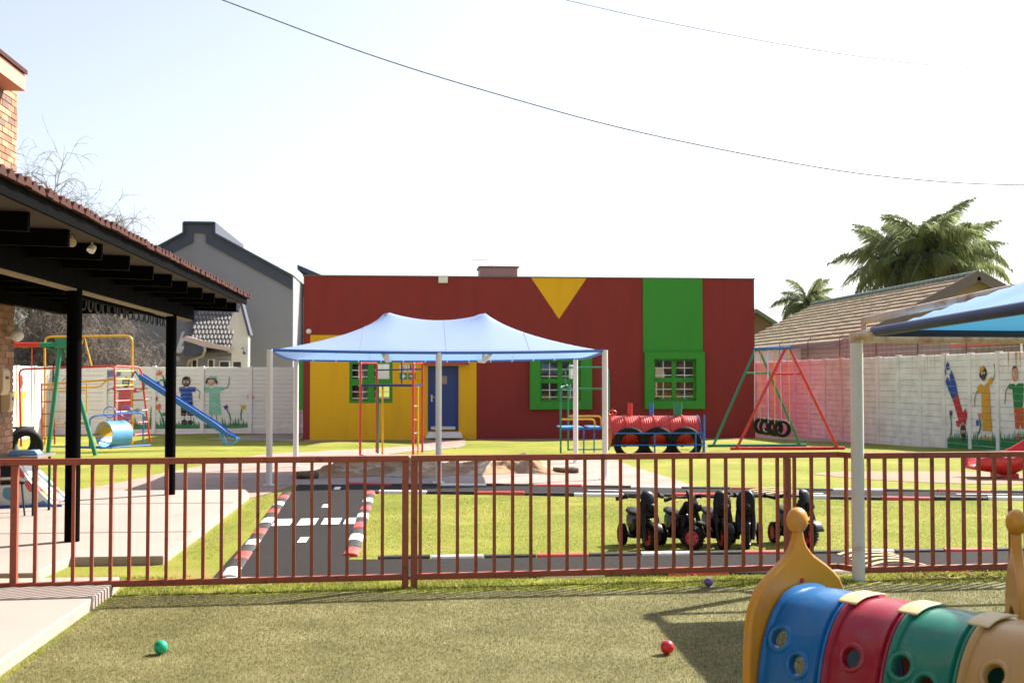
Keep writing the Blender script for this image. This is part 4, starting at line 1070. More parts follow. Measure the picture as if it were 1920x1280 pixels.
for i in range(17):
    y = -1.9 + i * .30
    if h0 is None:
        pts = [(0, -.10, .01)] + [(0, .10 * math.cos(a), -.045 + .06 * math.sin(a)) for a in np.linspace(PI, 2 * PI, 9)] + [(0, .10, .01)]
        h0 = MB().tube(pts, .011, 6).build('hook', 'wire_black', hk, smooth=True); h0.location = (0, y, 0)
    else: inst('hook', h0, hk, (0, y, 0), (rnd.uniform(-.05, .05), 0, rnd.uniform(-.12, .12)))

# table, chair and printed mat on the patio
tb = thing('side_table', 'grey topped table beside the brick wall with papers on it', 'table', (-4.75, 14.3, .08))
MB().box((-.75, -.35, .655), (.48, .35, .685)).build('table_top', 'table_wood', tb, bevel=.004)
for x, y in ((-.7, -.3), (.42, -.3), (-.7, .3), (.42, .3)):
    MB().tube([(x, y, 0), (x, y, .655)], .016, 8).build('leg', 'wire_black', tb, smooth=True)
o = MB().prism([(-.16, 0), (.16, 0), (.17, .02), (.13, .062), (-.14, .058), (-.17, .02)], -.10, .10, lambda u, v, t: (u, t, v)).build('paper_packet', 'paper_blue'); o.location = (-4.47, 14.15, .766)
tag(o, 'blue and white paper packet on the grey table', 'packet')
o = MB().lathe([(0, 0), (.03, 0), (.035, .05), (.02, .09), (.012, .12), (0, .12)], n=12).build('bottle', 'white_plastic', smooth=True); o.location = (-4.62, 14.3, .766)
tag(o, 'small bottle standing on the grey table', 'bottle')
ch = thing('plastic_chair', 'black chair with dark metal legs under the grey table', 'chair', (-4.72, 14.1, .08), .5)
MB().box((-.22, -.2, .36), (.22, .2, .39)).build('seat', 'bike_black', ch, bevel=.012)
MB().prism([(-.21, .42), (.21, .42), (.19, .66), (-.19, .66)], .0, .025, lambda u, v, t: (u, .2 + t + (v - .42) * .15, v)).build('backrest', 'bike_black', ch, bevel=.01)
for x in (-.19, .19):
    for y in (-.17, .17):
        MB().tube([(x, y, .36), (x * 1.15, y * 1.2, 0)], .011, 6).build('leg', 'wire_black', ch, smooth=True)
pm = thing('play_mat', 'folded printed play mat in pale teal leaning by the table', 'mat', (-4.75, 15.4, .08), .1)
MB().prism([(-.28, .62), (-.20, .66), (.05, .30), (.32, .02), (.36, 0), (-.34, 0)], -.45, -.36, lambda u, v, t: (u, t, v)).build('panel', 'printed_mat', pm, bevel=.01)
MB().prism([(-.24, .60), (-.20, .63), (.34, .03), (.31, 0)], -.355, .35, lambda u, v, t: (u, t, v)).build('panel', 'printed_mat', pm, bevel=.01)
MB().box((-.36, -.48, .0), (.42, -.44, .03)).build('edge_trim', 'p_blue', pm)

# ------------------------------------------------------------------ neighbours on the left
gh = thing('grey_house', 'tall grey gabled house with dark slate coping behind the left wall', 'building', (-8.8, 50, -.3))
prof = [(-20, 1.2), (-14.5, 4.95), (-10.63, 7.06), (-9.46, 7.72), (-9.46, 8.16), (-8.18, 8.16), (-8.18, 7.70), (-4.94, 5.95), (-4.94, -.3), (-20, -.3)]
MB().prism(prof, 50, 58, lambda u, v, t: (u, t, v)).build('wall', 'grey_render', gh, world=True)
cp = [(-20, 1.2), (-14.5, 4.95), (-10.63, 7.06), (-9.46, 7.72), (-9.46, 8.16), (-8.18, 8.16), (-8.18, 7.70), (-4.94, 5.95)]
inner = [(-4.94, 5.40), (-8.45, 7.30), (-8.55, 7.36), (-8.55, 7.78), (-9.08, 7.78), (-9.08, 7.40), (-10.63, 6.52), (-14.5, 4.42), (-20, .62)]
MB().prism(cp + inner, 49.90, 49.998, lambda u, v, t: (u, t, v)).build('gable_band', 'slate_trim', gh, world=True)
for i in range(len(cp) - 1):
    a, b = cp[i], cp[i + 1]
    MB().bar((a[0], 53.9, a[1] + .04), (b[0], 53.9, b[1] + .04), 8.3, .08, (0, 0, 1) if abs(a[0] - b[0]) > .01 else (1, 0, 0)).build('coping', 'slate_trim', gh, world=True)
wing = thing('neighbour_wing', 'pale rendered house wing with dark eaves between grey house and red building', 'building', (-3.6, 54, -.3))
MB().box((-4.9, 54, -.3), (-2.0, 60, 5.4)).build('wall', 'white_render', wing, world=True)
MB().prism([(-5.1, 6.6), (-1.8, 5.2), (-1.8, 5.42), (-5.1, 6.82)], 53.4, 60, lambda u, v, t: (u, t, v)).build('roof', 'slate_trim', wing, world=True)
MB().box((-5.05, 53.0, 1.5), (-2, 53.9, 3.0)).build('garden_wall', 'grey_render', wing, world=True)
MB().tube([(-4.78, 53.9, 1.8), (-4.78, 53.9, 5.5)], .06, 8).build('downpipe', 'white_plastic', wing, world=True)

sh = thing('small_house', 'low white gabled house with grey tiled roof behind the left wall', 'building', (-7.5, 46, -.3))
PX = lambda x: -6.27 + (x - 465) * .02095     # metres along the facade
PZ = lambda y: 1.65 + (711 - y) * .02095
def SH(n, poly, y0, y1, m, par=sh): return MB().prism([(PX(a), PZ(b)) for a, b in poly], y0, y1, lambda u, v, t: (u, t, v)).build(n, m, par, world=True)
SH('gable_wall', [(436, 800), (436, 640), (452, 572), (466, 628), (466, 800)], 46, 46.5, 'white_render')
MB().bar((PX(453), 46.2, PZ(570)), (PX(469), 46.2, PZ(630)), .75, .09).build('coping', 'slate_trim', sh, world=True)
SH('parapet', [(424, 618), (434, 586), (449, 586), (440, 618)], 46.6, 47.2, 'white_render')
SH('rear_wall', [(300, 800), (300, 650), (436, 650), (436, 800)], 47.2, 47.5, 'grey_render')
# tiled roof slope, course by course
rows = 9
tl = None
for j in range(rows):
    f = j / (rows - 1)
    y = 46.55 + f * 2.2; zt = PZ(655) + f * (PZ(578) - PZ(655))
    xl, xr = PX(352 - 6 * f), PX(438)
    n = int((xr - xl) / .145)
    for i in range(n):
        if tl is None:
            mb = MB().lathe([(.07, 0), (.07, .36)], axis='y', n=6, a0=0, a1=PI)
            mb.v = [(x, yv, zv * .75 + yv * .62) for x, yv, zv in mb.v]
            tl = mb.build('roof_tile', 'tile_grey', sh, smooth=True); o = tl
        else: o = inst('roof_tile', tl, sh)
        o.location = (xl + (i + .5) * .145 + (.07 if j % 2 else 0) + 7.5, y - 46, zt + .3)
MB().prism([(46.5, PZ(662)), (49.2, PZ(572)), (49.2, PZ(580)), (46.5, PZ(668))], PX(330), PX(437), lambda u, v, t: (t, u, v)).build('roof_deck', 'tile_grey', sh, world=True)
lean = SH('verandah_roof', [(352, 640), (356, 632), (437, 654), (437, 660), (392, 652)], 45.6, 46.5, 'roof_pink')
MB().prism([(PX(352), PZ(641)), (PX(392), PZ(653)), (PX(392), PZ(662)), (PX(352), PZ(668))], 45.8, 45.9, lambda u, v, t: (u, t, v)).build('fascia', 'slate_trim', sh, world=True)
MB().tube([(PX(390), 45.7, PZ(652)), (PX(390), 45.7, PZ(660)), (PX(384), 46, PZ(668)), (PX(356), 46.4, PZ(676)), (PX(351), 46.6, PZ(686)), (PX(351), 46.6, PZ(720))], .045, 8).build('downpipe', 'roof_pink', sh, world=True, smooth=True)
for a, b, c in ((356, 363, 675), (386, 394, 675), (407, 423, 678)):
    fr_ = MB().box((PX(a) - .05, 47.14, PZ(704)), (PX(b) + .05, 47.199, PZ(c) + .04)).build('window', 'white_plastic', sh, world=True)
    MB().box((PX(a), 47.12, PZ(704)), (PX(b), 47.138, PZ(c))).build('pane', 'window_dark', fr_, world=True)
gw = MB().box((PX(438), 45.96, PZ(704)), (PX(455), 45.999, PZ(677))).build('window', 'white_plastic', sh, world=True)
MB().box((PX(439.5), 45.94, PZ(704)), (PX(453.5), 45.958, PZ(679))).build('pane', 'window_dark', gw, world=True)
MB().tube([(PX(455), 45.9, PZ(655)), (PX(458), 45.85, PZ(652)), (PX(460), 45.85, PZ(658))], .02, 6).sphere((PX(460), 45.85, PZ(662)), .07, 8, 6).build('wall_lantern', 'slate_trim', sh, world=True)

# ------------------------------------------------------------------ neighbours on the right
rh = thing('tiled_house', 'house with long tan tiled roof and purple brown gable behind the right wall', 'building', (20, 47, 0))
EX, RX, EZ, RZ, HY0, HY1 = 15.4, 20.0, 2.95, 5.32, 40.2, 56.5
nc = 13
for k in range(nc):
    a, b = k / nc, (k + 1.12) / nc
    p = lambda f, up: (EX + (RX - EX) * f, EZ + (RZ - EZ) * f + up)
    poly = [p(a, .0), p(min(b, 1), .0), p(min(b, 1), .03), p(a, .125)]
    mb = MB(); n = 60
    # slightly wavy course, tile by tile
    for s in range(n):
        y0 = HY0 - .35 + (HY1 - HY0 + .7) * s / n; y1 = HY0 - .35 + (HY1 - HY0 + .7) * (s + .97) / n
        dz = rnd.uniform(-.008, .008)
        mb.prism([(u, v + dz) for u, v in poly], y0, y1, lambda u, v, t: (u, t, v))
    mb.build('tile_course', 'roof_tan', rh, world=True)
MB().prism([(RX, RZ), (2 * RX - EX, EZ), (2 * RX - EX, EZ + .08), (RX, RZ + .08)], HY0 - .35, HY1 + .35, lambda u, v, t: (u, t, v)).build('roof_far_side', 'roof_tan', rh, world=True)
rc = MB()
yy = HY0 - .3
while yy < HY1 + .3:
    rc.tube([(RX, yy, RZ + .07), (RX, yy + .42, RZ + .085)], [.12, .10], 8); yy += .42
rc.build('ridge_tiles', 'roof_green', rh, world=True)
MB().prism([(EX + .4, -.2), (2 * RX - EX - .4, -.2), (2 * RX - EX - .4, EZ - .05), (RX, RZ - .1), (EX + .4, EZ - .05)], HY0, HY0 + .2, lambda u, v, t: (u, t, v)).build('gable_wall', 'gable_tan', rh, world=True)
MB().box((EX + .4, HY0 + .2, -.2), (EX + .6, HY1, EZ + .1)).build('side_wall', 'gable_tan', rh, world=True)
for s in (-1, 1):
    MB().bar((RX + s * (RX - EX) * 1.02, HY0 - .40, EZ - .08), (RX, HY0 - .40, RZ + .0), .06, .36).build('barge_board', 'gable_purple', rh, world=True)
MB().tube([(EX - .08, HY0 - .2, EZ - .02), (EX - .08, HY1, EZ - .02)], .07, 6).build('gutter', 'gable_purple', rh, world=True)
# corrugated screen on top of the wall line
cs = thing('corrugated_screen', 'brown corrugated sheet screen beyond the right wall', 'fence', (15.0, 36, 0))
mb = MB(); n = 200; vs = []
for i in range(n + 1):
    y = 22 + 17.3 * i / n; x = 15.35 - .03 * (y - 22) + .025 * (1 if (i // 2) % 2 else -1)
    vs += [(x, y, 1.0), (x, y, 3.05)]
mb.add(vs, [(2 * i, 2 * i + 2, 2 * i + 3, 2 * i + 1) for i in range(n)])
o = mb.build('sheet', 'brown_sheet', cs, world=True, fix=False); so = o.modifiers.new('t', 'SOLIDIFY'); so.thickness = .01
lt = thing('lean_to', 'small lean-to with pink sheet roof and white post beyond the right wall', 'shelter', (15.5, 27.5, 0))
MB().prism([(14.75, 2.60), (16.8, 3.15), (16.8, 3.2), (14.75, 2.65)], 24.0, 31.0, lambda u, v, t: (u, t, v)).build('roof_sheet', 'roof_pink', lt, world=True)
MB().box((14.72, 24, 2.52), (14.78, 31, 2.60)).build('fascia', 'awning_red', lt, world=True)
MB().tube([(14.8, 27.3, 0), (14.8, 27.3, 2.6)], .05, 8).build('post', 'white_metal', lt, world=True)
wh = thing('white_shed', 'low white sheet roofed shed behind the pink part of the right wall', 'building', (15, 49, 0))
MB().prism([(13.6, -.2), (16.6, -.2), (16.6, 2.2), (16.0, 2.95), (13.6, 2.75)], 46.5, 46.7, lambda u, v, t: (u, t, v)).build('wall', 'white_render', wh, world=True)
MB().prism([(13.4, 2.78), (16.7, 3.0), (16.7, 3.05), (13.4, 2.84)], 46.3, 50, lambda u, v, t: (u, t, v)).build('roof', 'white_render', wh, world=True)
bh = thing('green_roof_house', 'brick house with green metal roof far behind the red building', 'building', (22, 75, 0))
MB().prism([(18.5, -.2), (25.5, -.2), (25.5, 3.9), (22.4, 6.0), (18.5, 3.9)], 75, 75.3, lambda u, v, t: (u, t, v)).build('gable_wall', 'brick_3', bh, world=True)
MB().prism([(22.4, 6.0), (26.3, 3.55), (26.3, 3.8), (22.4, 6.25)], 74.5, 88, lambda u, v, t: (u, t, v)).build('roof', 'roof_green', bh, world=True)
MB().prism([(22.4, 6.0), (17.5, 3.2), (17.5, 3.45), (22.4, 6.25)], 74.5, 88, lambda u, v, t: (u, t, v)).build('roof', 'roof_green', bh, world=True)
MB().prism([(10, 3.2), (10, 6.2), (22.4, 6.2), (19, 3.2)], 76, 76.2, lambda u, v, t: (u, t + (v - 3.2) * 1.3, v)).build('roof', 'roof_green', bh, world=True)
ph = thing('pink_house', 'pale pink gabled house peeking past the red building corner', 'building', (17.3, 62, 0))
MB().prism([(12, -.2), (19.4, -.2), (19.4, 2.9), (16.0, 4.9), (12, 2.9)], 62, 62.3, lambda u, v, t: (u, t, v)).build('gable_wall', 'pink_wall', ph, world=True)
for a, b in (((16, 4.95), (20.2, 2.5)), ((16, 4.95), (11.6, 2.5))):
    MB().bar((a[0], 64, a[1]), (b[0], 64, b[1]), 5, .16).build('roof', 'awning_red', ph, world=True)
# ------------------------------------------------------------------ trees
def bare_tree(label, base, H, seed, spread=1.0, n0=7):
    r = random.Random(seed)
    t = thing('bare_tree', label, 'tree', base)
    trunk, limbs, twigs = MB(), MB(), MB()
    cnt = [0]
    def grow(p, d, L, rad, lv):
        n = 5 if lv < 2 else (4 if lv < 4 else 3)
        pts = [p]; q = p.copy(); dd = d.copy()
        for i in range(n):
            dd = (dd + Vector((r.uniform(-1, 1), r.uniform(-1, 1), r.uniform(-1, 1))) * (.16 + .05 * lv) + Vector((0, 0, (.16 if lv == 1 else -.09 * max(0, lv - 1))))).normalized()
            q = q + dd * (L / n); pts.append(q.copy())
        tgt = trunk if lv == 0 else (limbs if lv < 3 else twigs)
        rr = [rad * (1 - .55 * i / n) for i in range(n + 1)]
        tgt.tube(pts, rr, 8 if lv < 2 else (5 if lv < 3 else 3), cap=False)
        cnt[0] += 1
        if lv >= 5: return
        k = (n0, 7, 7, 6, 3)[lv] if lv < 5 else 0
        for j in range(k):
            f = r.uniform(.35, 1) if lv else r.uniform(.62, 1.0)
            i = min(n, max(1, int(f * n + .5)))
            a = r.uniform(0, 2 * PI); tilt = r.uniform(.5, 1.15) * spread
            dl = (pts[i] - pts[i - 1]).normalized()
            s = dl.cross(Vector((math.cos(a), math.sin(a), .3))).normalized()
            nd = (dl * math.cos(tilt) + s * math.sin(tilt)).normalized()
            grow(pts[i], nd, L * r.uniform(.52, .80), max(rad * .48, .0085), lv + 1)
    grow(Vector((0, 0, 0)), Vector((.05, 0, 1)), H * .36, H * .015, 0)
    trunk.build('trunk', 'bark', t, smooth=True, fix=False); limbs.build('limb', 'bark', t, smooth=True, fix=False); twigs.build('crown', 'twig', t, smooth='all', fix=False)
    return t
bare_tree('leafless brown tree with fine drooping twigs behind the patio roof', (-13.2, 46.5, -.3), 13.2, 4, .85, 9)
bare_tree('smaller leafless twiggy tree overhanging the left wall before the grey house', (-11.0, 44.6, -.3), 6.2, 9, 1.15)
bare_tree('low leafless tree with tangled twigs beside the brick house corner', (-13.0, 44.3, -.3), 6.6, 21, 1.1)

def frond_mesh(L, droop, seed, dry=False):
    r = random.Random(seed); m = MB(); n = 26
    pts = []
    for i in range(n + 1):
        u = i / n
        pts.append(Vector((L * (u - .18 * u * u * droop), 0, L * (.60 * u - (.50 + .55 * droop) * u * u))))
    m.tube(pts, [.035 * (1 - .85 * i / n) + .004 for i in range(n + 1)], 4, cap=False)
    for i in range(2, n + 1):
        for s in (-1, 1):
            for kk in range(5):
                u = min(1, (i + kk / 5) / n); j = min(n, i)
                p = pts[j] if j == n else pts[j - 1].lerp(pts[j], kk / 5)
                ll = L * .26 * (math.sin(PI * min(.97, .12 + .86 * u)) ** .6) * r.uniform(.8, 1.15)
                d = Vector((.55 + r.uniform(-.15, .15), s * r.uniform(.55, .9), r.uniform(-.35, .25))).normalized()
                mid = p + d * ll * .5; tip = p + d * ll * .82 + Vector((0, 0, -ll * r.uniform(.6, 1.15)))
                w = Vector((.0048 + r.uniform(0, .003), 0, .003))
                m.add([p - w * .5, p + w * .5, mid + w, mid - w, tip], [(0, 1, 2, 3), (3, 2, 4)])
    return m
FM = None
def palm(name, label, base, heads, L, seed, nf=30):
    global FM
    r = random.Random(seed)
    t = thing(name, label, 'palm tree', base)
    if FM is None:
        FM = []
        for i, (dr_, dm) in enumerate(((.25, 'frond'), (.6, 'frond'), (1.0, 'frond'), (1.25, 'frond_dry'))):
            o = frond_mesh(1.0, dr_, 20 + i).build('frond', dm, t, fix=False); FM.append(o); o['fresh'] = 1
    for (hx, hy, hz) in heads:
        pts = [Vector((hx * .3, hy * .3, 0)), Vector((hx * .6, hy * .6, hz * .4)), Vector((hx * .9, hy * .9, hz * .8)), Vector((hx, hy, hz))]
        mb = MB().tube(pts, [L * .085, L * .07, L * .06, L * .075], 10)
        mb.build('trunk', 'palm_trunk', t, smooth=True)
        MB().sphere((hx, hy, hz), L * .11, 10, 7, (1, 1, 1.7)).build('crown_shaft', 'palm_trunk', t, smooth=True)
        for i in range(nf):
            f = i / nf
            up = 1.15 - 1.75 * f + r.uniform(-.15, .15)
            k = 0 if f < .25 else (1 if f < .55 else (2 if f < .85 else 3))
            s = L * r.uniform(.82, 1.1) * (.8 if k == 3 else 1)
            az = i * 2.399 + r.uniform(-.2, .2)
            src = FM[k]
            if src.get('fresh') and src.parent == t: o = src; del o['fresh']
            else: o = inst('frond', src, t)
            o.location = (hx, hy, hz + L * .12); o.rotation_euler = (r.uniform(-.4, .4), -up * .9 + .15, az); o.scale = (s, s, s)
    return t
palm('queen_palm', 'tall feathery palm clump rising behind the tan tiled roof', (27.0, 60, 0), [(-1.1, 0, 6.6), (1.3, .5, 6.9), (.2, -.6, 7.6)], 3.9, 2, 26)
palm('queen_palm', 'small palm between the green roofed house and the tan tiled roof', (24.6, 71, 0), [(0, 0, 5.9)], 2.3, 5, 24)

def bush(name, label, base, rx, rz, n, seed, m='bush', size=.12):
    r = np.random.default_rng(seed)
    t = thing(name, label, 'tree', base)
    k = n
    d = r.normal(size=(k, 3)); d /= np.linalg.norm(d, axis=1)[:, None]
    lump = 1 + .35 * np.sin(d[:, 0] * 5 + 1) * np.sin(d[:, 2] * 6)
    P = d * (r.uniform(.35, 1, k) ** .5 * lump)[:, None] * np.array([rx, rx, rz]) + np.array([0, 0, rz * 1.2])
    A = r.normal(size=(k, 3)) * size; B = r.normal(size=(k, 3)) * size
    mb = MB()
    for p, a, b in zip(P, A, B): mb.add([p - a, p + b, p + a], [(0, 1, 2)])
    mb.build('crown', m, t, fix=False)
    MB().tube([(0, 0, -.3), (0, 0, rz)], [.12, .06], 6).build('trunk', 'bark', t)
bush('far_tree', 'pale olive treetop just right of the red building roof', (20.8, 92, 0), 2.1, 3.8, 1500, 1, size=.16)
bush('far_tree', 'pale treetop between the red building and the small palm', (25.3, 95, 0), 1.8, 3.6, 1300, 2, size=.16)
bush('yellow_shrub', 'yellow green shrub in the gap beside the grey house', (-3.9, 52.3, 0), .75, 1.6, 900, 3, 'bush', .10)

# ------------------------------------------------------------------ overhead cables
def cable(label, pts, r):
    P = [Vector(p) for p in pts]; out = []
    for i in range(len(P) - 1):
        for k in range(6):
            u = k / 6
            p0 = P[max(i - 1, 0)]; p1 = P[i]; p2 = P[i + 1]; p3 = P[min(i + 2, len(P) - 1)]
            out.append(.5 * ((2 * p1) + (p2 - p0) * u + (2 * p0 - 5 * p1 + 4 * p2 - p3) * u * u + (3 * p1 - p0 - 3 * p2 + p3) * u ** 3))
    out.append(P[-1])
    tag(MB().tube(out, r, 5).build('overhead_cable', 'wire_black', smooth=True), label, 'cable')
cable('lower dark overhead cable sagging across the sky from the top left', [(-9.5, 30, 12.95), (-4.81, 30, 11.27), (-.97, 30, 9.92), (2.59, 30, 8.90), (5.94, 30, 8.08), (10.21, 30, 7.31), (13.12, 30, 6.97), (16.37, 30, 6.85), (22, 30, 7.0)], .015)
cable('upper faint overhead cable crossing the top right of the sky', [(-1, 40, 16.2), (5.3, 40, 14.8), (9.82, 40, 13.94), (15.6, 40, 13.09), (21.9, 40, 12.62), (30, 40, 12.6)], .013)

# ------------------------------------------------------------------ shade canopies
def canopy_sheet(corners, z_edge, peaks, sag_ridge, n=44, m='shade_blue', name='canopy', it=2600, dip=.04, r_peak=.03):
    # tensioned membrane: edges pinned, pulled up at the peaks, relaxed
    FLc, FRc, BRc, BLc = [np.array(c[:2], float) for c in corners]
    zc = [c[2] for c in corners]
    U, Vv = np.meshgrid(np.linspace(0, 1, n), np.linspace(0, 1, n))
    XY = (FLc[None, None] * ((1 - U) * (1 - Vv))[..., None] + FRc * (U * (1 - Vv))[..., None] + BRc * (U * Vv)[..., None] + BLc * ((1 - U) * Vv)[..., None])
    Zb = zc[0] * (1 - U) * (1 - Vv) + zc[1] * U * (1 - Vv) + zc[2] * U * Vv + zc[3] * (1 - U) * Vv
    Zb = Zb - dip * 4 * np.where((Vv == 0) | (Vv == 1), U * (1 - U), Vv * (1 - Vv)) * ((Vv == 0) | (Vv == 1) | (U == 0) | (U == 1))
    Z = Zb.copy()
    fix = np.zeros_like(Z, bool); fix[0] = fix[-1] = True; fix[:, 0] = fix[:, -1] = True
    val = Z.copy()
    for (x, y, z) in peaks:
        d = np.hypot(XY[..., 0] - x, XY[..., 1] - y)
        k = d < max(r_peak, d.min() + 1e-6)
        fix |= k; val[k] = z
    if sag_ridge:
        (ax, ay, az), (bx, by, bz) = peaks[0], peaks[-1]
        for t in np.linspace(.04, .96, 60):
            x, y = ax + (bx - ax) * t, ay + (by - ay) * t
            d = np.hypot(XY[..., 0] - x, XY[..., 1] - y); k = np.unravel_index(d.argmin(), d.shape)
            if d[k] < .08 and not fix[k]: fix[k] = True; val[k] = az + (bz - az) * t - sag_ridge * 4 * t * (1 - t)
    lin = None
    if sag_ridge:
        k0 = np.unravel_index(np.hypot(XY[..., 0] - peaks[0][0], XY[..., 1] - peaks[0][1]).argmin(), U.shape); k1 = np.unravel_index(np.hypot(XY[..., 0] - peaks[-1][0], XY[..., 1] - peaks[-1][1]).argmin(), U.shape)
        ua, ub = U[k0], U[k1]; va = .5 * (Vv[k0] + Vv[k1])
        tt = np.clip((U - ua) / (ub - ua), 0, 1)
        lin = Zb + (peaks[0][2] - z_edge - sag_ridge * 4 * tt * (1 - tt)) * np.minimum(np.minimum(np.minimum(U / ua, (1 - U) / (1 - ub)), np.minimum(Vv / va, (1 - Vv) / (1 - va))), 1)
    Z = np.where(fix, val, Z)
    for _ in range(it):
        A = Z.copy()
        A[1:-1, 1:-1] = .25 * (Z[:-2, 1:-1] + Z[2:, 1:-1] + Z[1:-1, :-2] + Z[1:-1, 2:])
        Z = np.where(fix, val, A)
    if lin is not None: Z = .42 * Z + .58 * lin
    mb = MB()
    mb.v = [(float(a), float(b), float(c)) for a, b, c in zip(XY[..., 0].ravel(), XY[..., 1].ravel(), Z.ravel())]
    mb.f = [(j * n + i, j * n + i + 1, (j + 1) * n + i + 1, (j + 1) * n + i) for j in range(n - 1) for i in range(n - 1)]
    edges = [[mb.v[i] for i in range(n)], [mb.v[i * n + n - 1] for i in range(n)], [mb.v[(n - 1) * n + i] for i in range(n)], [mb.v[i * n] for i in range(n)]]
    return mb, edges
c1 = thing('shade_canopy', 'pale blue twin peaked fabric shade canopy on white posts before the red building', 'canopy', (.5, 20.7, 0))
C1 = [(-2.17, 18.42, 2.105), (3.21, 19.25, 2.125), (3.24, 22.95, 2.06), (-2.15, 22.40, 2.02)]
sheet, edges = canopy_sheet(C1, 2.1, [(-.41, 20.6, 2.83), (1.30, 20.82, 2.84)], .13, 52, 'shade_blue', r_peak=.085)
sheet.build('fabric', 'shade_blue', c1, smooth='all', world=True, fix=False)
for ci in (13, 26, 39):
    MB().tube([(sheet.v[j * 52 + ci][0], sheet.v[j * 52 + ci][1], sheet.v[j * 52 + ci][2] + .002) for j in range(52)], .0035, 5).build('seam', 'shade_blue', c1, world=True, smooth=True)
for e in edges:
    MB().tube(e, .026, 6).build('hem', 'hem_blue', c1, world=True, smooth=True)
    if e is edges[2]:
        for k in range(3, 50, 4): MB().sphere(e[k], .030, 6, 4).build('eyelet', 'white_metal', c1, world=True)
for x, y, z in C1 + [(.45, 18.84, 2.07), (.55, 22.7, 2.02)]:
    MB().tube([(x, y, gzf(x, y)), (x, y, z + .01)], .048, 14).build('post', 'white_metal', c1, world=True, smooth=True)
    MB().box((x - .09, y - .09, gzf(x, y) + .005), (x + .09, y + .09, gzf(x, y) + .02)).build('base_plate', 'white_metal', c1, world=True)
for (px_, py_, pz_) in ((-.41, 20.6, 2.80), (1.30, 20.82, 2.81)):
    MB().tube([(px_, py_, 2.0), (px_, py_, pz_)], .04, 10).build('king_post', 'white_metal', c1, world=True, smooth=True)
    MB().tube([(px_ - .02, py_ - 1.85, 2.05), (px_, py_, 1.97), (px_ + .02, py_ + 1.95, 2.01)], .035, 8).build('cross_bar', 'white_metal', c1, world=True, smooth=True)

c2 = thing('shade_canopy', 'deep blue shade canopy with navy hem on a thick white pole at the right', 'canopy', (3.67, 9.41, 0))
C2 = [(3.66, 3.1, 2.16), (9.2, 3.3, 2.13), (8.9, 9.5, 2.03), (3.70, 9.10, 2.03)]
def hip_sheet(corners, pitch, n=48):
    # hipped membrane: rises from all four edges, slightly hollow
    c = [np.array(q, float) for q in corners]
    U, Vv = np.meshgrid(np.linspace(0, 1, n), np.linspace(0, 1, n))
    P = c[0] * ((1 - U) * (1 - Vv))[..., None] + c[1] * (U * (1 - Vv))[..., None] + c[2] * (U * Vv)[..., None] + c[3] * ((1 - U) * Vv)[..., None]
    W_, H_ = np.linalg.norm(c[1] - c[0]), np.linalg.norm(c[3] - c[0])
    d = np.minimum(np.minimum(U, 1 - U) * W_, np.minimum(Vv, 1 - Vv) * H_)
    wr_ = .012 * np.sin(U * 26 + Vv * 9) * np.sin(Vv * 31) * np.minimum(1, d * 2)
    P[..., 2] += pitch * d * (.92 + .08 * d / 2.6) + wr_
    mb = MB(); mb.v = [tuple(map(float, p)) for p in P.reshape(-1, 3)]
    mb.f = [(j * n + i, j * n + i + 1, (j + 1) * n + i + 1, (j + 1) * n + i) for j in range(n - 1) for i in range(n - 1)]
    return mb, [[mb.v[i] for i in range(n)], [mb.v[i * n + n - 1] for i in range(n)], [mb.v[(n - 1) * n + i] for i in range(n)], [mb.v[i * n] for i in range(n)]]
sheet, edges = hip_sheet(C2, .42)
sheet.build('fabric', 'shade_deep', c2, smooth='all', world=True, fix=False)
for e in edges:
    MB().tube(e, .040, 10).build('hem', 'hem_navy', c2, world=True, smooth=True)
for x, y in ((3.67, 9.41), (9.0, 9.7), (3.72, 2.9), (9.3, 3.1)):
    MB().tube([(x, y, 0), (x, y, 1.99)], .052, 18).build('post', 'pole_white', c2, world=True, smooth=True)
    MB().tube([(x, y, 1.95), (x, y, 2.035)], .057, 18).build('post_cap', 'rust_white', c2, world=True, smooth=True)
MB().tube([(3.67, 9.41, 2.005), (3.70, 9.0, 2.03), (3.66, 2.9, 2.16)], .034, 12).build('frame_tube', 'rust_white', c2, world=True, smooth=True)
MB().tube([(3.70, 9.41, 1.985), (9.0, 9.7, 1.99)], .034, 12).build('frame_tube', 'rust_white', c2, world=True, smooth=True)
MB().tube([(9.0, 9.7, 2.0), (9.3, 3.1, 2.1)], .034, 12).build('frame_tube', 'rust_white', c2, world=True, smooth=True)
MB().tube([(3.73, 9.40, 2.0), (3.73, 9.40, 2.14)], .024, 10).build('upright_stub', 'rust_white', c2, world=True, smooth=True)
MB().tube([(3.73, 9.40, 2.135), (6.3, 6.4, 2.78)], .032, 12).build('hip_tube', 'rust_white', c2, world=True, smooth=True)

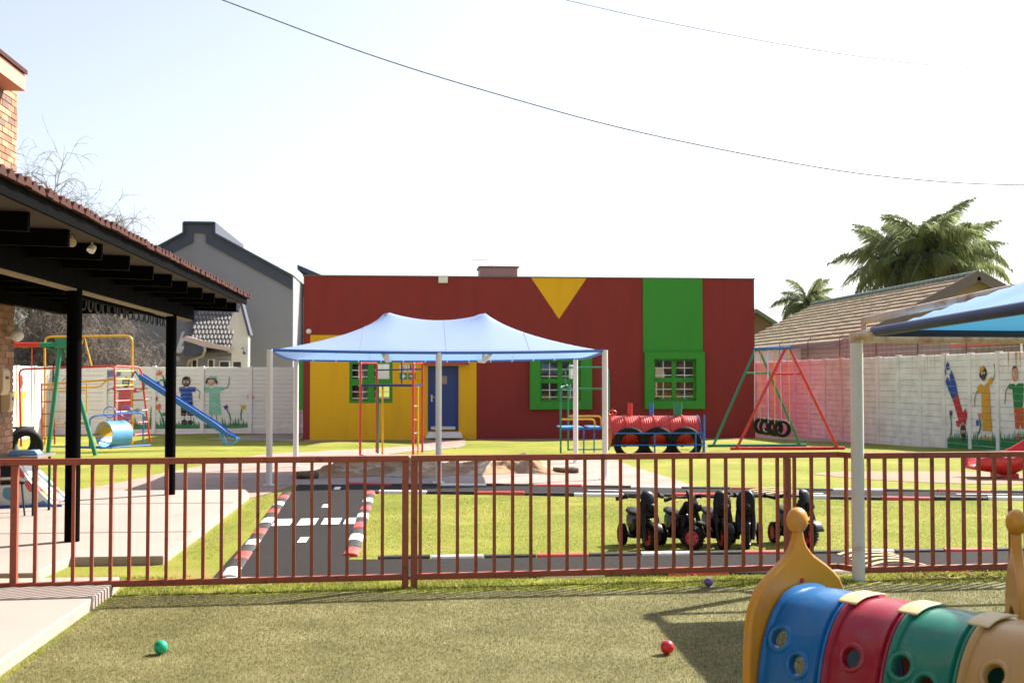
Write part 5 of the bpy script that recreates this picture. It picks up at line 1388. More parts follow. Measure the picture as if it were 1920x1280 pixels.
# ------------------------------------------------------------------ crumpled canvas tarpaulin
def tarp():
    n, mrows = 150, 56
    vs = []
    for j in range(mrows + 1):
        for i in range(n + 1):
            u, v = i / n, j / mrows
            x = -1.75 + 4.45 * u + .10 * math.sin(v * 9 + u * 3); y = 19.75 + .16 * (u * 4.5) + 1.75 * v + .16 * math.sin(u * 11) * (1 - v) + .1 * math.sin(u * 23 + 2)
            e = min(u, 1 - u) * 9; e2 = min(v, 1 - v) * 7
            k1 = abs(math.sin(v * 5.2 + 1.7 * math.sin(u * 5.5) + .6)); k2 = abs(math.sin(u * 13 + v * 6 + 1.5 * math.sin(v * 5)))
            k3 = abs(math.sin(u * 31 - v * 14)); k4 = abs(math.sin(u * 57 + v * 33))
            h = .03 + .13 * (1 - k1) ** 1.5 + .085 * (1 - k2) ** 2 + .075 * (1 - k3) ** 1.5 + .04 * (1 - k4)
            h += .17 * math.exp(-((v - .80 - .04 * math.sin(u * 8)) / .05) ** 2) + .12 * math.exp(-((v - .30 - .10 * math.sin(u * 5)) / .05) ** 2)
            h += .16 * math.exp(-((u - .90) / .05) ** 2) * math.exp(-((v - .5) / .3) ** 2) + .10 * math.exp(-((u - .06) / .05) ** 2)
            h *= .6 * min(1, e) * min(1, e2)
            vs.append((x, y, gzf(x, y) + .014 + max(0, h)))
    mb = MB().add(vs, [(j * (n + 1) + i, j * (n + 1) + i + 1, (j + 1) * (n + 1) + i + 1, (j + 1) * (n + 1) + i) for j in range(mrows) for i in range(n)])
    t = thing('canvas_tarpaulin', 'crumpled tan canvas tarpaulin lying on the paving under the pale blue canopy', 'tarpaulin', (.5, 20.6, 0))
    mb.build('sheet', 'canvas', t, smooth='all', world=True)
    for c, ln, r0, az in (((-1.70, 19.72, .07), .36, .062, .25), ((2.72, 20.50, .06), .45, .050, -.2)):
        prof_ = [(r0, -ln / 2), (r0 * 1.12, -ln / 4), (r0, 0), (r0 * 1.08, ln / 4), (r0 * .95, ln / 2), (r0 * .72, ln / 2), (r0 * .70, -ln / 2), (r0, -ln / 2)]
        b = MB().lathe(prof_, axis='x', n=26)
        b.v = [(x, y * 1.25 + .014 * math.sin(z * 55 + x * 22), z * .95 + .012 * math.sin(y * 60 + x * 17)) for x, y, z in b.v]
        b.xf(Matrix.Translation(c) @ Matrix.Rotation(az, 4, 'Z')).build('rolled_end', 'canvas_dark', t, smooth='all', world=True)
tarp()
# ------------------------------------------------------------------ play equipment
def tyre_mb(R0, w, axis='y', n=28):
    t = R0 * .40
    prof = [(R0 - t, -w * .36), (R0 - t * .75, -w * .5), (R0 - t * .3, -w * .5), (R0 - .01, -w * .36), (R0, -w * .2), (R0, w * .2), (R0 - .01, w * .36), (R0 - t * .3, w * .5), (R0 - t * .75, w * .5), (R0 - t, w * .36), (R0 - t * .9, 0), (R0 - t, -w * .36)]
    return MB().lathe(prof, axis=axis, n=n)

# tyre swing, right
sw = thing('swing_set', 'swing frame with red and green A legs and blue top beam by the right wall', 'swing', (9.2, 29.6, 0))
def SW(n, mb, m, **k): return mb.build(n, m, sw, world=True, smooth=True, **k)
for (Y_, xa, xb, ax, az, m) in ((28.2, 7.95, 10.5, 9.25, 2.42, 'p_red'), (31.0, 8.1, 10.5, 9.33, 2.46, 'p_green')):
    z0 = gzf(9, Y_)
    SW('leg', MB().tube([(xa, Y_, z0 + .03), (ax - .05, Y_, az)], .035, 8), m)
    SW('leg', MB().tube([(xb, Y_, z0 + .03), (ax + .05, Y_, az)], .035, 8), m)
    f = .74
    SW('brace', MB().tube([(xa + (ax - xa) * f, Y_, az * f), (xb + (ax - xb) * f, Y_, az * f)], .025, 8), m)
    SW('ground_tube', MB().tube([(xa - .15, Y_, z0 + .04), (xb + .17, Y_, z0 + .04)], .04, 8), m)
SW('top_beam', MB().tube([(9.25, 27.95, 2.42), (9.33, 31.2, 2.47)], .045, 8), 'p_blue')
for i, y in enumerate((28.75, 29.35, 29.95, 30.5)):
    lab = ['nearest of the four', 'second nearest of the four', 'third nearest of the four', 'furthest of the four'][i]
    t = thing('tyre_swing', 'black tyre swing on chains under the blue beam, ' + lab, 'tyre swing', (9.28, y, .42), rnd.uniform(-.35, .35), 'tyre swings')
    tyre_mb(.225, .17).build('tyre', 'rubber', t, smooth=True)
    for s in (-1, 1):
        MB().tube([(s * .19, 0, .10), (s * .17, 0, 2.0)], .008, 4).build('chain', ('p_yellow', 'steel_grey')[i % 2], t)

# locomotive climber
tr = thing('locomotive_climber', 'toy locomotive climber with red ribbed drum, black tyre wheels and green cab frame', 'play train', (5.4, 26, 0))
def TR(n, mb, m, par=tr, **k): return mb.build(n, m, par, world=True, smooth=k.pop('smooth', True), **k)
prof = []
x = 4.46
while x < 6.44:
    seg = (x - 4.46) % .66
    rib = .003 * math.sin(x * 2 * PI / .05) if (.06 < seg < .27 or .39 < seg < .60) else 0
    ring = .018 if (abs(seg - .33) < .02 or abs(seg) < .015) else 0
    prof.append((.345 + rib + ring, x)); x += .00625
prof = [(0, 4.45), (.345, 4.455)] + prof + [(.345, 6.445), (0, 6.45)]
drum = TR('drum', MB().lathe(prof, c=(0, 26.15, .485), axis='x', n=30), 'p_red')
TR('drum_end', MB().lathe([(.0, 6.452), (.36, 6.452), (.36, 6.475), (0, 6.475)], c=(0, 26.15, .485), axis='x', n=26), 'p_blue')
for x, m, r0, r1 in ((4.93, 'p_red', .055, .055), (5.42, 'p_blue', .05, .05), (6.02, 'p_green', .085, .11)):
    TR('chimney', MB().lathe([(r0, .80), (r1, 1.115), (r1 - .02, 1.115), (r1 - .02, 1.0), (0, 1.0)], c=(x, 26.15, 0), n=16), m)
for x in (4.86, 5.49, 6.11):
    TR('tyre_wheel', tyre_mb(.37, .17).move((x, 25.78, .225)), 'rubber')
fr2 = MB()
for z in (.20, .46):
    fr2.tube([(4.48, 25.62, z), (6.46, 25.62, z), (6.50, 26.6, z)], .016, 6)
for x in (5.38, 6.30, 6.47): fr2.tube([(x, 25.62, .0), (x, 25.62, .46)], .018, 6)
fr2.tube([(6.50, 25.64, .0), (6.50, 25.64, .86)], .02, 6)
TR('side_rail', fr2, 'p_blue')
TR('steering_wheel', MB().tube([(4.52 + .09 * math.cos(a), 26.1, .90 + .09 * math.sin(a) * .6) for a in np.linspace(0, 2 * PI, 14)[:-1]], .013, 6, closed=True).tube([(4.52, 26.1, .8), (4.52, 26.1, 1.0)], .014, 6), 'p_red')
cab = MB()
for xa, xb in ((3.33, 3.63), (4.28, 4.58)):
    cab.tube(rounded([(xa, 25.95, .01), (xa, 25.95, 1.48), (xb, 26.95, 1.52), (xb, 26.95, .01)], .06), .02, 7)
cab.tube([(3.33, 25.95, 1.44), (4.28, 25.95, 1.44)], .018, 7)
cab.tube(rounded([(3.50, 26.4, 1.48), (3.50, 26.4, 1.92), (4.48, 26.4, 1.92), (4.48, 26.4, 1.48)], .12), .02, 7)
cab.tube([(3.63, 26.95, .03), (4.58, 26.95, .03)], .016, 6)
TR('cab_frame', cab, 'p_green')
TR('seat', MB().box((3.36, 26.0, .56), (3.85, 26.9, .59)).box((4.0, 26.0, .56), (4.28, 26.9, .59)), 'p_lightblue', smooth=False)
TR('seat_frame', MB().tube([(3.33, 25.97, .54), (4.28, 25.97, .54)], .018, 6).tube([(3.85, 25.97, .54), (3.85, 25.97, 0)], .016, 6).tube([(4.15, 26.4, .54), (4.15, 26.4, 0)], .016, 6), 'p_blue')
TR('hand_rail', MB().tube(rounded([(3.34, 25.98, .76), (4.10, 25.98, .76), (4.10, 25.98, .58)], .1), .02, 7), 'p_yellow')
TR('hand_rail', MB().tube(rounded([(3.64, 26.9, .80), (4.40, 26.9, .80), (4.40, 26.9, .58)], .1), .02, 7), 'p_yellow')

# climbing tower under the canopy
tw = thing('climbing_tower', 'thin red climbing tower with blue platform and yellow ladder before the yellow wall', 'climbing frame', (-.4, 26.3, 0))
def TW(n, mb, m, **k): return mb.build(n, m, tw, world=True, smooth=True, **k)
FL_, BL_, FR_, BR_ = (-1.09, 25.85), (-.76, 26.75), (.06, 25.85), (.27, 26.75)
for a, b in ((FL_, BL_), (FR_, BR_)):
    TW('side_hoop', MB().tube(rounded([(a[0], a[1], .0), (a[0], a[1], 2.02), (b[0], b[1], 2.02), (b[0], b[1], 0)], .10), .026, 8), 'p_red')
TW('platform', MB().prism([FL_, FR_, BR_, BL_], 1.49, 1.545, lambda u, v, t: (u, v, t)), 'p_navy')
TW('guard_rail', MB().tube([(BL_[0], BL_[1], 1.86), (BR_[0], BR_[1], 1.88)], .018, 7).tube([(-.2, 26.75, 1.55), (-.2, 26.75, 2.15)], .018, 7).tube([(.0, 26.75, 1.87), (.0, 26.75, 2.0)], .018, 7), 'p_navy')
TW('slide_pole', MB().tube([(-.61, 26.0, 0), (-.61, 26.0, 1.5)], .022, 7), 'p_yellow')
TW('support_pole', MB().tube([(-.72, 26.4, 0), (-.72, 26.4, 1.5)], .024, 7), 'p_green')
TW('ladder_rail', MB().tube([(.17, 25.95, 0), (.16, 25.95, 1.5)], .022, 7), 'p_yellow')
for i, (z_, m) in enumerate(((.18, 'p_yellow'), (.47, 'p_mint'), (.76, 'p_orange'), (1.06, 'p_mint'))):
    TW('rung', MB().tube([(.06, 25.86, z_), (.17, 25.95, z_ + .01)], .016, 6), m)

# left swing frame
ls = thing('swing_set', 'green legged swing frame with red top beam near the brick house', 'swing', (-7.6, 26.3, 0))
def LS(n, mb, m, **k): return mb.build(n, m, ls, world=True, smooth=True, **k)
for xa in (-7.84, -6.83): LS('leg', MB().tube([(xa, 26.3, 0), (-7.60 if xa < -7.5 else -7.5, 26.3, 2.42)], .048, 10), 'p_green')
for xa in (-11.6, -10.9): LS('leg', MB().tube([(xa, 26.3, 0), (-11.3, 26.3, 2.42)], .048, 10), 'p_green')
LS('top_beam', MB().tube([(-11.4, 26.3, 2.40), (-8.02, 26.3, 2.40)], .055, 10), 'p_red')
LS('beam_end', MB().tube([(-8.02, 26.3, 2.40), (-7.45, 26.3, 2.40)], .056, 10).box((-7.68, 26.2, 2.33), (-7.42, 26.4, 2.53)), 'p_green')
LS('knee_brace', MB().tube([(-7.95, 26.3, 2.36), (-7.52, 26.3, 2.18)], .018, 6), 'p_green')
for x in (-8.2, -8.75): LS('chain', MB().tube([(x, 26.3, 2.36), (x, 26.3, .62)], .012, 4), 'p_red')
LS('seat', MB().box((-8.78, 26.15, .58), (-8.17, 26.45, .62)), 'rubber')

# left climbing frame with slide
cf = thing('play_gym', 'large red and yellow climbing frame with long blue slide by the left wall', 'climbing frame', (-7.5, 30, 0))
def CF(n, mb, m, **k): return mb.build(n, m, cf, world=True, smooth=k.pop('smooth', True), **k)
CF('top_hoop', MB().tube(rounded([(-9.13, 30.4, 0), (-9.17, 30.4, 2.72), (-7.02, 30.4, 2.75), (-7.0, 30.4, .0)], .16), .026, 8), 'p_yellow')
CF('swing_bracket', MB().tube([(-8.47, 30.4, 1.93), (-8.2, 30.4, 2.73), (-8.0, 30.4, 1.93)], .022, 7), 'p_yellow')
CF('side_frame', MB().tube(rounded([(-9.55, 29.9, 0), (-9.62, 29.9, 1.90), (-7.33, 29.9, 1.98), (-7.24, 29.6, 1.85), (-7.18, 29.4, 0)], .14), .028, 8), 'p_red')
CF('side_frame', MB().tube(rounded([(-7.33, 30.0, 1.98), (-6.85, 30.6, 1.96), (-6.62, 30.7, .05)], .14), .026, 8), 'p_red')
CF('monkey_bar', MB().tube(rounded([(-9.1, 30.0, 1.52), (-7.2, 30.0, 1.66), (-6.95, 30.4, 1.64)], .1), .024, 7).tube(rounded([(-8.9, 30.2, 1.42), (-7.75, 30.2, 1.46), (-7.55, 30.0, 1.62)], .1), .02, 7), 'p_yellow')
CF('hanging_frame', MB().tube(rounded([(-8.85, 30.0, 1.50), (-8.85, 30.0, .55), (-8.02, 30.0, .55), (-8.02, 30.0, 1.55)], .05), .020, 7).tube([(-8.85, 30, .85), (-8.02, 30, .85)], .018, 6).tube([(-8.7, 30, 1.35), (-8.05, 30, 1.38)], .018, 6), 'p_yellow')
CF('plank_seat', MB().box((-8.5, 29.8, .57), (-8.02, 30.1, .61)), 'clip_cream', smooth=False)
for z_ in (.25, .55, .85, 1.12, 1.4): CF('rung', MB().tube([(-7.19, 29.45, z_), (-6.68, 30.65, z_ + .02)], .017, 6), 'p_red' if z_ not in (.85,) else 'p_lightblue')
for z_ in (1.5, 1.65, 1.85): CF('rung', MB().tube([(-7.24, 29.6, z_), (-6.98, 30.4, z_ + .01)], .017, 6), 'p_yellow')
lad = MB()
for x in (-9.02, -8.72): lad.tube([(x, 29.8, .05), (x - .03, 29.8, 1.55)], .02, 7)
for k in range(5): lad.tube([(-9.02, 29.8, .2 + k * .3), (-8.72, 29.8, .2 + k * .3)], .016, 6)
CF('side_ladder', lad, 'p_red')
# blue slide
A, B = Vector((-6.82, 30.5, 1.66)), Vector((-4.85, 30.5, .36))
sl = MB()
prof = [(-.22, .14), (-.20, .15), (-.18, .01), (.18, .01), (.20, .15), (.22, .14), (.21, -.02), (-.21, -.02)]
pts = [A, A.lerp(B, .5), B, Vector((-4.62, 30.5, .23)), Vector((-4.40, 30.5, .16))]
vs = []
for i, p in enumerate(pts):
    k = 1 if i < 3 else (.6 if i == 3 else .25)
    vs += [(p.x, p.y + u, p.z + (v * k if v > 0 else v)) for u, v in prof]
n = len(prof)
fs = [(i * n + k, i * n + (k + 1) % n, (i + 1) * n + (k + 1) % n, (i + 1) * n + k) for i in range(len(pts) - 1) for k in range(n)] + [tuple(range(n))[::-1], tuple((len(pts) - 1) * n + k for k in range(n))]
sl.add(vs, fs)
CF('slide', sl, 'p_blue', smooth=False)
CF('slide_foot', MB().tube(rounded([(-4.83, 30.32, .30), (-4.70, 30.32, .02), (-4.45, 30.32, .02), (-4.38, 30.32, .15)], .06), .022, 6).tube(rounded([(-4.83, 30.68, .30), (-4.70, 30.68, .02), (-4.45, 30.68, .02), (-4.38, 30.68, .15)], .06), .022, 6), 'p_lightblue')
CF('grab_loop', MB().tube(rounded([(-6.80, 30.3, 1.68), (-6.92, 30.3, 1.86), (-7.0, 30.3, 1.70)], .06), .02, 6), 'p_navy')

# rolling barrel in its blue frame
bf = thing('rolling_barrel', 'yellow and blue rolling barrel inside a blue tube frame beside the slide', 'play barrel', (-7.1, 29.0, 0))
rb = MB().lathe([(.30, -.30), (.315, -.30), (.315, .30), (.30, .30), (.30, -.30)], axis='y', n=32)
Mx = Matrix.Translation((0, 0, .335)) @ Matrix.Rotation(R(-36), 4, 'Z')
rb.xf(Mx); rb.build('barrel', 'p_lightblue', bf, smooth=True)
ib = MB().lathe([(.2985, -.298), (.2985, .298)], axis='y', n=20, a0=.4, a1=3.4).xf(Mx); o = ib.build('inner_panel', 'p_yellow', bf, smooth=True, fix=False)
bfr = MB()
bfr.tube(rounded([(-.52, -.2, 0), (-.52, -.2, .72), (-.40, -.2, .78), (.55, .6, .84), (.55, .6, .1)], .1), .02, 7)
bfr.tube([(-.85, -.35, .035), (.1, -.55, .035)], .02, 7).tube([(-.2, -.55, .03), (.75, .5, .04)], .022, 7).tube([(-1.6, .2, .035), (-.2, -.1, .035)], .018, 6)
bfr.tube([(-.52, -.2, .34), (-.30, -.1, .34)], .016, 6)
for cx in (-.12, .25):
    bfr.tube([(cx + .14 * math.cos(a), .05 + .25 * (cx + .1), .86 + .13 * math.sin(a)) for a in np.linspace(0, 2 * PI, 14)[:-1]], .013, 6, closed=True)
bfr.tube(rounded([(-.95, -.35, .04), (-.95, -.35, .22), (-.75, -.3, .25)], .06), .02, 6)
bfr.build('tube_frame', 'p_blue', bf, smooth=True)

for i, (x, y, a, rr, lab) in enumerate(((-7.86, 24.9, .35, .34, 'black tyre standing upright beside the brick corner, nearer the green swing leg'), (-8.12, 25.6, 1.05, .36, 'black tyre standing upright half hidden by the brick corner'))):
    o = tyre_mb(rr, .16, n=30).build('old_tyre', 'rubber', smooth=True)
    o.location = (x, y, rr - .05); o.rotation_euler = (.1, 0, a); tag(o, lab, 'tyre', 'tyres by the brick house')

# red plastic slide at the right
rs = thing('plastic_slide', 'glossy red plastic slide with blue trim at the right edge', 'slide', (10.0, 18.9, 0), 0)
n = 30; prof = [(-.30, .20), (-.335, .225), (-.37, .20), (-.36, .05), (-.28, -.06), (.28, -.06), (.36, .05), (.37, .20), (.335, .225), (.30, .20), (.25, .05), (.18, .015), (-.18, .015), (-.25, .05)]
vs = []
for i in range(n + 1):
    u = i / n
    x = -.70 + 2.6 * u
    zz = .16 + (1.5 * max(0, u - .22) ** 1.12) + .03 * math.cos(u * 9)
    w = 1 - .25 * max(0, .12 - u) / .12
    hh = 1 if u > .08 else .55 + .45 * u / .08
    vs += [(x, a * w, zz + b * hh) for a, b in prof]
k_ = len(prof)
fs = [(i * k_ + k, i * k_ + (k + 1) % k_, (i + 1) * k_ + (k + 1) % k_, (i + 1) * k_ + k) for i in range(n) for k in range(k_)] + [tuple(range(k_))[::-1], tuple(n * k_ + k for k in range(k_))]
MB().add(vs, fs).build('chute', 'slide_red', rs, smooth='all')
MB().box((-.25, -.22, -.02), (.05, .22, .10)).build('foot', 'slide_red', rs, bevel=.03)
MB().sphere((1.88, -.3, 1.62), .17, 14, 10, (.8, .6, 1)).build('side_knob', 'p_blue', rs, smooth=True)
MB().tube([(1.8, 0, 0), (1.85, 0, 1.2)], .06, 10).build('support', 'slide_red', rs, smooth=True)

# ------------------------------------------------------------------ toy motorbikes
def superloft(rings, n=16, e=2.6):
    """rings: (centre, half width x, half height in plane, axis dir) lofted along y"""
    vs = []
    for (c, rx, rz) in rings:
        for k in range(n):
            a = 2 * PI * k / n
            ca, sa = math.cos(a), math.sin(a)
            vs.append((c[0] + rx * math.copysign(abs(ca) ** (2 / e), ca), c[1], c[2] + rz * math.copysign(abs(sa) ** (2 / e), sa)))
    m = len(rings)
    fs = [(i * n + k, i * n + (k + 1) % n, (i + 1) * n + (k + 1) % n, (i + 1) * n + k) for i in range(m - 1) for k in range(n)]
    fs += [tuple(range(n))[::-1], tuple((m - 1) * n + k for k in range(n))]
    return MB().add(vs, fs)
def bike(label, loc, rz, wheel, flank, steer=.0):
    t = thing('toy_motorbike', label, 'toy motorbike', (loc[0], loc[1], gzf(*loc) + .004), rz, 'row of toy motorbikes on the lawn')
    t.scale = (1.06, .86, 1.06)
    # forwards is -y
    def wheelset(c, r, w, st=0.):
        M = Matrix.Translation(c) @ Matrix.Rotation(st, 4, 'Z')
        ty = tyre_mb(r, w, 'x', 24).xf(M).build('wheel', 'rubber', t, smooth=True)
        rim = MB().lathe([(0, -w * .40), (r * .20, -w * .42), (r * .26, -w * .30), (r * .58, -w * .30), (r * .66, -w * .46), (r * .66, w * .46), (r * .58, w * .30), (r * .26, w * .30), (r * .2, w * .42), (0, w * .40)], axis='x', n=24).xf(M)
        rim.build('rim', wheel, ty, smooth=True)
        ho = MB()
        for k in range(6):
            a = k * PI / 3
            for s in (-1, 1):
                ho.add([tuple(M @ Vector((s * w * .315, r * .42 * math.cos(a) + r * .09 * math.cos(q * PI / 4), r * .42 * math.sin(a) + r * .09 * math.sin(q * PI / 4)))) for q in range(8)], [tuple(range(8))])
        ho.build('rim_slots', 'wire_black', ty, fix=False)
        tr_ = MB()
        for k in range(24):
            a = 2 * PI * k / 24
            b = MB().box((-w * .42, -.006, r - .008), (w * .42, .006, r + .006)); b.xf(M @ Matrix.Rotation(a, 4, 'X')); tr_.add(b.v, b.f)
        tr_.build('tread', 'rubber', ty)
    wheelset((0, -.27, .105), .105, .075, steer)
    for s in (-1, 1): wheelset((s * .125, .22, .095), .095, .06)
    superloft([((0, -.12, .25), .03, .05), ((0, -.05, .20), .060, .12), ((0, .06, .185), .070, .125), ((0, .18, .19), .078, .115), ((0, .28, .22), .07, .085), ((0, .33, .24), .04, .04)]).build('body', 'bike_black', t, smooth='all')
    superloft([((0, .03, .29), .04, .010), ((0, .08, .295), .065, .020), ((0, .20, .295), .072, .022), ((0, .31, .310), .066, .026), ((0, .35, .325), .04, .016)]).build('seat', 'rubber', t, smooth='all')
    for s in (-1, 1):
        superloft([((s * .062, -.08, .22), .008, .02), ((s * .075, -.03, .21), .016, .06), ((s * .08, .05, .18), .018, .065), ((s * .08, .14, .16), .010, .03)]).build('side_panel', flank, t, smooth='all')
        MB().tube([(s * .07, .0, .09), (s * .075, .14, .085), (s * .08, .33, .13)], [.014, .02, .026], 8).build('exhaust', flank, t, smooth=True)
    fork = thing_part = MB()
    M = Matrix.Translation((0, -.15, 0)) @ Matrix.Rotation(steer, 4, 'Z') @ Matrix.Translation((0, .15, 0))
    for s in (-1, 1):
        fork.tube([(s * .068, -.275, .085), (s * .07, -.22, .27), (s * .06, -.17, .43)], [.022, .024, .02], 10)
    fork.xf(M).build('fork', 'bike_black', t, smooth=True)
    superloft([((0, -.39, .16), .05, .01), ((0, -.35, .215), .055, .014), ((0, -.27, .238), .055, .014), ((0, -.19, .225), .055, .014)]).xf(M).build('mudguard', 'bike_black', t, smooth='all')
    # tall front shield
    sh_ = MB(); nn = 14
    rows_ = [(.29, .052, -.20), (.32, .068, -.212), (.37, .086, -.212), (.42, .088, -.20), (.47, .080, -.185), (.505, .058, -.17), (.525, .028, -.16)]
    vs = []
    for z_, hw, y_ in rows_:
        for k in range(nn):
            a = 2 * PI * k / nn
            vs.append((hw * math.cos(a), y_ + .034 * math.sin(a), z_ + .012 * math.sin(a)))
    fs = [(i * nn + k, i * nn + (k + 1) % nn, (i + 1) * nn + (k + 1) % nn, (i + 1) * nn + k) for i in range(len(rows_) - 1) for k in range(nn)] + [tuple(range(nn))[::-1], tuple((len(rows_) - 1) * nn + k for k in range(nn))]
    sh_.add(vs, fs).xf(M).build('front_shield', 'bike_black', t, smooth='all')
    MB().sphere((0, -.255, .375), .046, 14, 10, (1.15, .8, .9)).xf(M).build('headlight', 'bike_black', t, smooth='all')
    hb = MB()
    hb.tube([(-.245, -.03, .455), (-.16, -.09, .475), (-.05, -.14, .465), (.05, -.14, .465), (.16, -.09, .475), (.245, -.03, .455)], .011, 8)
    hb.xf(M).build('handlebar', 'bike_black', t, smooth=True)
    for s in (-1, 1):
        MB().tube([(s * .165, -.087, .475), (s * .18, -.075, .473), (s * .255, -.022, .452)], [.024, .017, .019], 10).xf(M).build('grip', 'rubber', t, smooth=True)
    # leaning stem
    MB().tube([(0, .0, .28), (0, -.13, .40)], [.048, .035], 10).build('tank', 'bike_black', t, smooth=True)
    return t
bike('leftmost black toy motorbike with orange red wheels, turned slightly right', (2.28, 11.50), .17, 'bike_red', 'bike_black', .22)
bike('second black toy motorbike from the left with big pink front wheel turned sideways', (2.68, 11.48), .26, 'bike_pink', 'bike_black', .75)
bike('middle toy motorbike of the five, facing straight towards the fence', (3.02, 11.46), .07, 'bike_red', 'bike_black', .10)
bike('second toy motorbike from the right with silver side panels', (3.33, 11.48), -.28, 'bike_wheel_black', 'bike_silver', -.1)
bike('rightmost black toy motorbike with red wheels behind the yellow ball knob', (3.84, 11.50), .22, 'bike_pink', 'bike_black', .35)

# ------------------------------------------------------------------ crawl tunnels
def sec(th, w, h):
    # rounded arch section, th from 0 (right foot) to pi (left foot)
    c, s = math.cos(th), math.sin(th)
    return (w * math.copysign(abs(c) ** .80, c), h * (.0 + abs(s) ** .70))
def shell(s0, s1, w, h, th=.022, flare=.016, nu=10, nv=40):
    """a short barrel segment along +x between s0 and s1; y across, z up"""
    us = [0, .035, .07, .10, .25, .5, .75, .90, .93, .965, 1]
    outer, inner = [], []
    for u in us:
        x = s0 + (s1 - s0) * u
        e = min(u, 1 - u)
        f = (0.0 if e >= .10 else (flare * .4 if abs(e - .07) < .01 else flare)) + .008 * math.sin(PI * u)
        if abs(e - .07) < .005: f = -.002
        outer.append([(x, *sec(PI * k / nv, w + f, h + f)) for k in range(nv + 1)])
        inner.append([(x, *sec(PI * k / nv, w - th, h - th)) for k in range(nv + 1)])
    m = MB(); a = nv + 1; N_ = len(us)
    m.v = [p for r_ in outer for p in r_] + [p for r_ in inner for p in r_]
    o2 = N_ * a
    for i in range(N_ - 1):
        for k in range(nv):
            m.f.append((i * a + k, i * a + k + 1, (i + 1) * a + k + 1, (i + 1) * a + k))
            m.f.append((o2 + i * a + k, o2 + (i + 1) * a + k, o2 + (i + 1) * a + k + 1, o2 + i * a + k + 1))
        for k in (0, nv):
            m.f.append((i * a + k, (i + 1) * a + k, o2 + (i + 1) * a + k, o2 + i * a + k))
    for k in range(nv):
        m.f.append((k, o2 + k, o2 + k + 1, k + 1)); e = (N_ - 1) * a
        m.f.append((e + k, e + k + 1, o2 + e + k + 1, o2 + e + k))
    return m
def cut_holes(ob, centres, r):
    """bore round holes square to the shell"""
    for (c, nrm) in centres:
        q = Vector(nrm).to_track_quat('Z', 'Y').to_matrix().to_4x4()
        cut = MB().lathe([(0, -.12), (r, -.12), (r, .12), (0, .12)], n=32).xf(Matrix.Translation(c) @ q)
        co = cut.build('cutter', 'toy_blue', ob.parent)
        bpy.context.view_layer.update()
        md = ob.modifiers.new('b', 'BOOLEAN'); md.operation = 'DIFFERENCE'; md.object = co; md.solver = 'EXACT'
        dg = bpy.context.evaluated_depsgraph_get(); dg.update()
        me = bpy.data.meshes.new_from_object(ob.evaluated_get(dg))
        ob.modifiers.clear(); old = ob.data; ob.data = me; bpy.data.meshes.remove(old)
        bpy.data.objects.remove(co)
    me = ob.data
    me.polygons.foreach_set('use_smooth', [True] * len(me.polygons))
    try: me.set_sharp_from_angle(angle=R(38))
    except Exception: pass
PLATE = [(.372, 0), (.374, .40), (.366, .52), (.346, .605), (.30, .685), (.25, .725), (.20, .757), (.14, .79), (.09, .818), (.055, .850), (.030, .89), (.018, .935)]
def end_plate(t, x, th=.045):
    outl = PLATE + [(-a, b) for a, b in PLATE[::-1]]
    w, h = .27, .585
    inn = [sec(PI * k / 20, w, h) for k in range(21)]
    m = MB()
    # ring between the outline and the crawl opening
    poly = outl + [(u, v) for u, v in inn[::-1]]
    poly = [(u, v) for u, v in PLATE] + [(-u, v) for u, v in PLATE[::-1]] + [(-w, 0)] + [(u, v) for u, v in inn[::-1]][1:-1] + [(w, 0)]
    m.prism(poly, x - th / 2, x + th / 2, lambda u, v, t_: (t_, u, v))
    bm = bmesh.new(); me = bpy.data.meshes.new('end_arch'); me.from_pydata(m.v, [], m.f); bm.from_mesh(me)
    bmesh.ops.triangulate(bm, faces=[f for f in bm.faces if len(f.verts) > 4]); bmesh.ops.recalc_face_normals(bm, faces=bm.faces); bm.to_mesh(me); bm.free()
    me.materials.append(MATS['toy_yellow']); o = bpy.data.objects.new('end_arch', me); COL.objects.link(o); o.parent = t
    bv = o.modifiers.new('bevel', 'BEVEL'); bv.width = .012; bv.segments = 3; bv.limit_method = 'ANGLE'; bv.angle_limit = R(50)
    me.polygons.foreach_set('use_smooth', [True] * len(me.polygons))
    try: me.set_sharp_from_angle(angle=R(40))
    except Exception: pass
    MB().sphere((x, 0, .980), .057, 28, 18, (.8, 1, 1.06)).build('antenna_ball', 'toy_yellow', t, smooth='all')
    MB().lathe([(0, 0), (.012, 0), (.012, .006), (0, .006)], n=10).xf(Matrix.Translation((x + th / 2, .0, .705)) @ Matrix.Rotation(R(90), 4, 'Y')).build('bolt', 'toy_red', t)
    MB().box((x - th / 2 - .01, .345, -.005), (x + th / 2 + .012, .392, .22)).build('foot_block', 'toy_red', t, bevel=.01)
    MB().box((x - th / 2 - .01, -.392, -.005), (x + th / 2 + .012, -.345, .22)).build('foot_block', 'toy_red', t, bevel=.01)
def clip(t, x, h):
    m = MB(); ths = np.linspace(.44 * PI, .60 * PI, 11)
    vs = []
    for xx in (-.048, .048):
        for a in ths:
            y_, z_ = sec(a, .345, h + .021); vs.append((x + xx, y_, z_))
        for a in ths[::-1]:
            y_, z_ = sec(a, .345, h + .012); vs.append((x + xx, y_, z_))
    nn = len(vs) // 2
    m.add(vs, [tuple(range(nn))[::-1], tuple(range(nn, 2 * nn))] + [(i, (i + 1) % nn, nn + (i + 1) % nn, nn + i) for i in range(nn)])
    m.build('clip', 'clip_cream', t, smooth=True, bevel=.004)
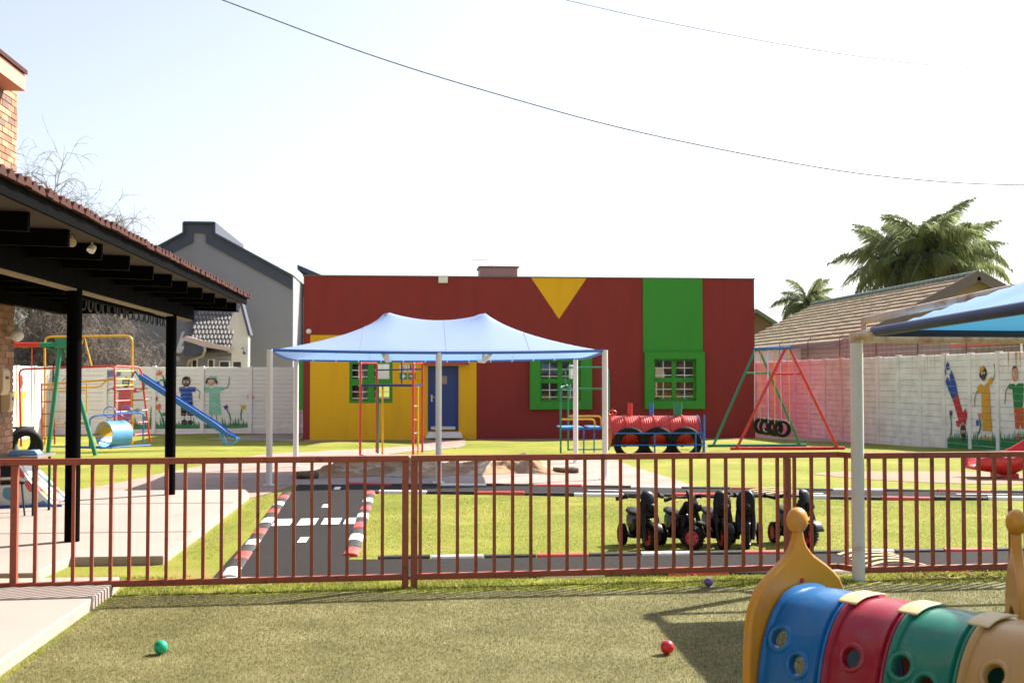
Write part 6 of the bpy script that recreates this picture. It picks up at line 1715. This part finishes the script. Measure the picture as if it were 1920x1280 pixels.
def tunnel(label, loc, rz, segs, plate_x=-.02):
    t = thing('crawl_tunnel', label, 'play tunnel', loc, rz)
    end_plate(t, plate_x)
    w, h = .33, .675
    for i, (a, b, m, holes) in enumerate(segs):
        o = shell(a, b, w, h).build('segment', m, t, fix=True)
        cs = []
        for (u, thd) in holes:
            y_, z_ = sec(R(thd), w, h); y2, z2 = sec(R(thd) + .02, w, h); y1, z1 = sec(R(thd) - .02, w, h)
            tv = Vector((0, y2 - y1, z2 - z1)).normalized(); nv = Vector((0, tv.z, -tv.y))
            if nv.dot(Vector((0, y_, z_ - .2))) < 0: nv = -nv
            cs.append((Vector((a + (b - a) * u, y_, z_)), nv))
        if cs: cut_holes(o, cs, .042)
        for c, nv in cs:
            q = nv.to_track_quat('Z', 'Y').to_matrix().to_4x4()
            MB().lathe([(.042, -.028), (.042, .006), (.047, .015), (.056, .016), (.063, .008), (.066, -.004)], n=28).xf(Matrix.Translation(c) @ q).build('hole_rim', m, o, smooth='all', fix=False)
        if i: clip(t, a, h)
    return t
# axis runs from the yellow arch towards the right of the camera
TUN = (1.815, 5.36, .012)
ang = math.atan2(-.83, .555)
tunnel('large play tunnel of blue, red, green and tan arches with yellow end arch', TUN, ang,
       [(.012, .34, 'toy_blue', [(.24, 141), (.60, 152), (.30, 36), (.66, 28)]), (.345, .635, 'toy_red', [(.43, 143), (.5, 36)]),
        (.64, .95, 'toy_green', [(.20, 142), (.58, 149), (.42, 36)]), (.955, 1.28, 'toy_tan', [(.42, 137), (.45, 38)]), (1.285, 1.60, 'toy_blue', [(.5, 34)])])
sx, sy = 2.34, 5.42
wx = sx * math.cos(R(4.94)) + sy * math.sin(R(4.94)); wy = sy * math.cos(R(4.94)) - sx * math.sin(R(4.94))
tunnel('second play tunnel cut off by the right edge, only its yellow arch showing', (wx, wy, .012), math.atan2(-.40, .88) + .03, [(.012, .33, 'toy_tan', []), (.335, .65, 'toy_blue', [])])

# ------------------------------------------------------------------ loose balls
for x, y, m, lab in ((-1.48, 7.21, 'ball_green', 'small green plastic ball on the turf at the lower left'), (1.53, 6.95, 'ball_red', 'small red plastic ball on the turf before the tunnel shadow'), (2.35, 9.16, 'ball_purple', 'small purple plastic ball at the turf edge below the fence')):
    r0 = .0415 if m != 'ball_purple' else .037
    t = thing('play_ball', lab, 'ball', (x, y, r0 + .014), 0, 'loose play balls')
    t.rotation_euler = (rnd.uniform(0, 3), rnd.uniform(0, 3), 0)
    MB().sphere((0, 0, 0), r0, 28, 18).build('ball_skin', m, t, smooth='all')
    MB().lathe([(r0 * .995, -.0012), (r0 * 1.012, 0), (r0 * .995, .0012)], n=28).build('seam', m, t, smooth='all', fix=False)
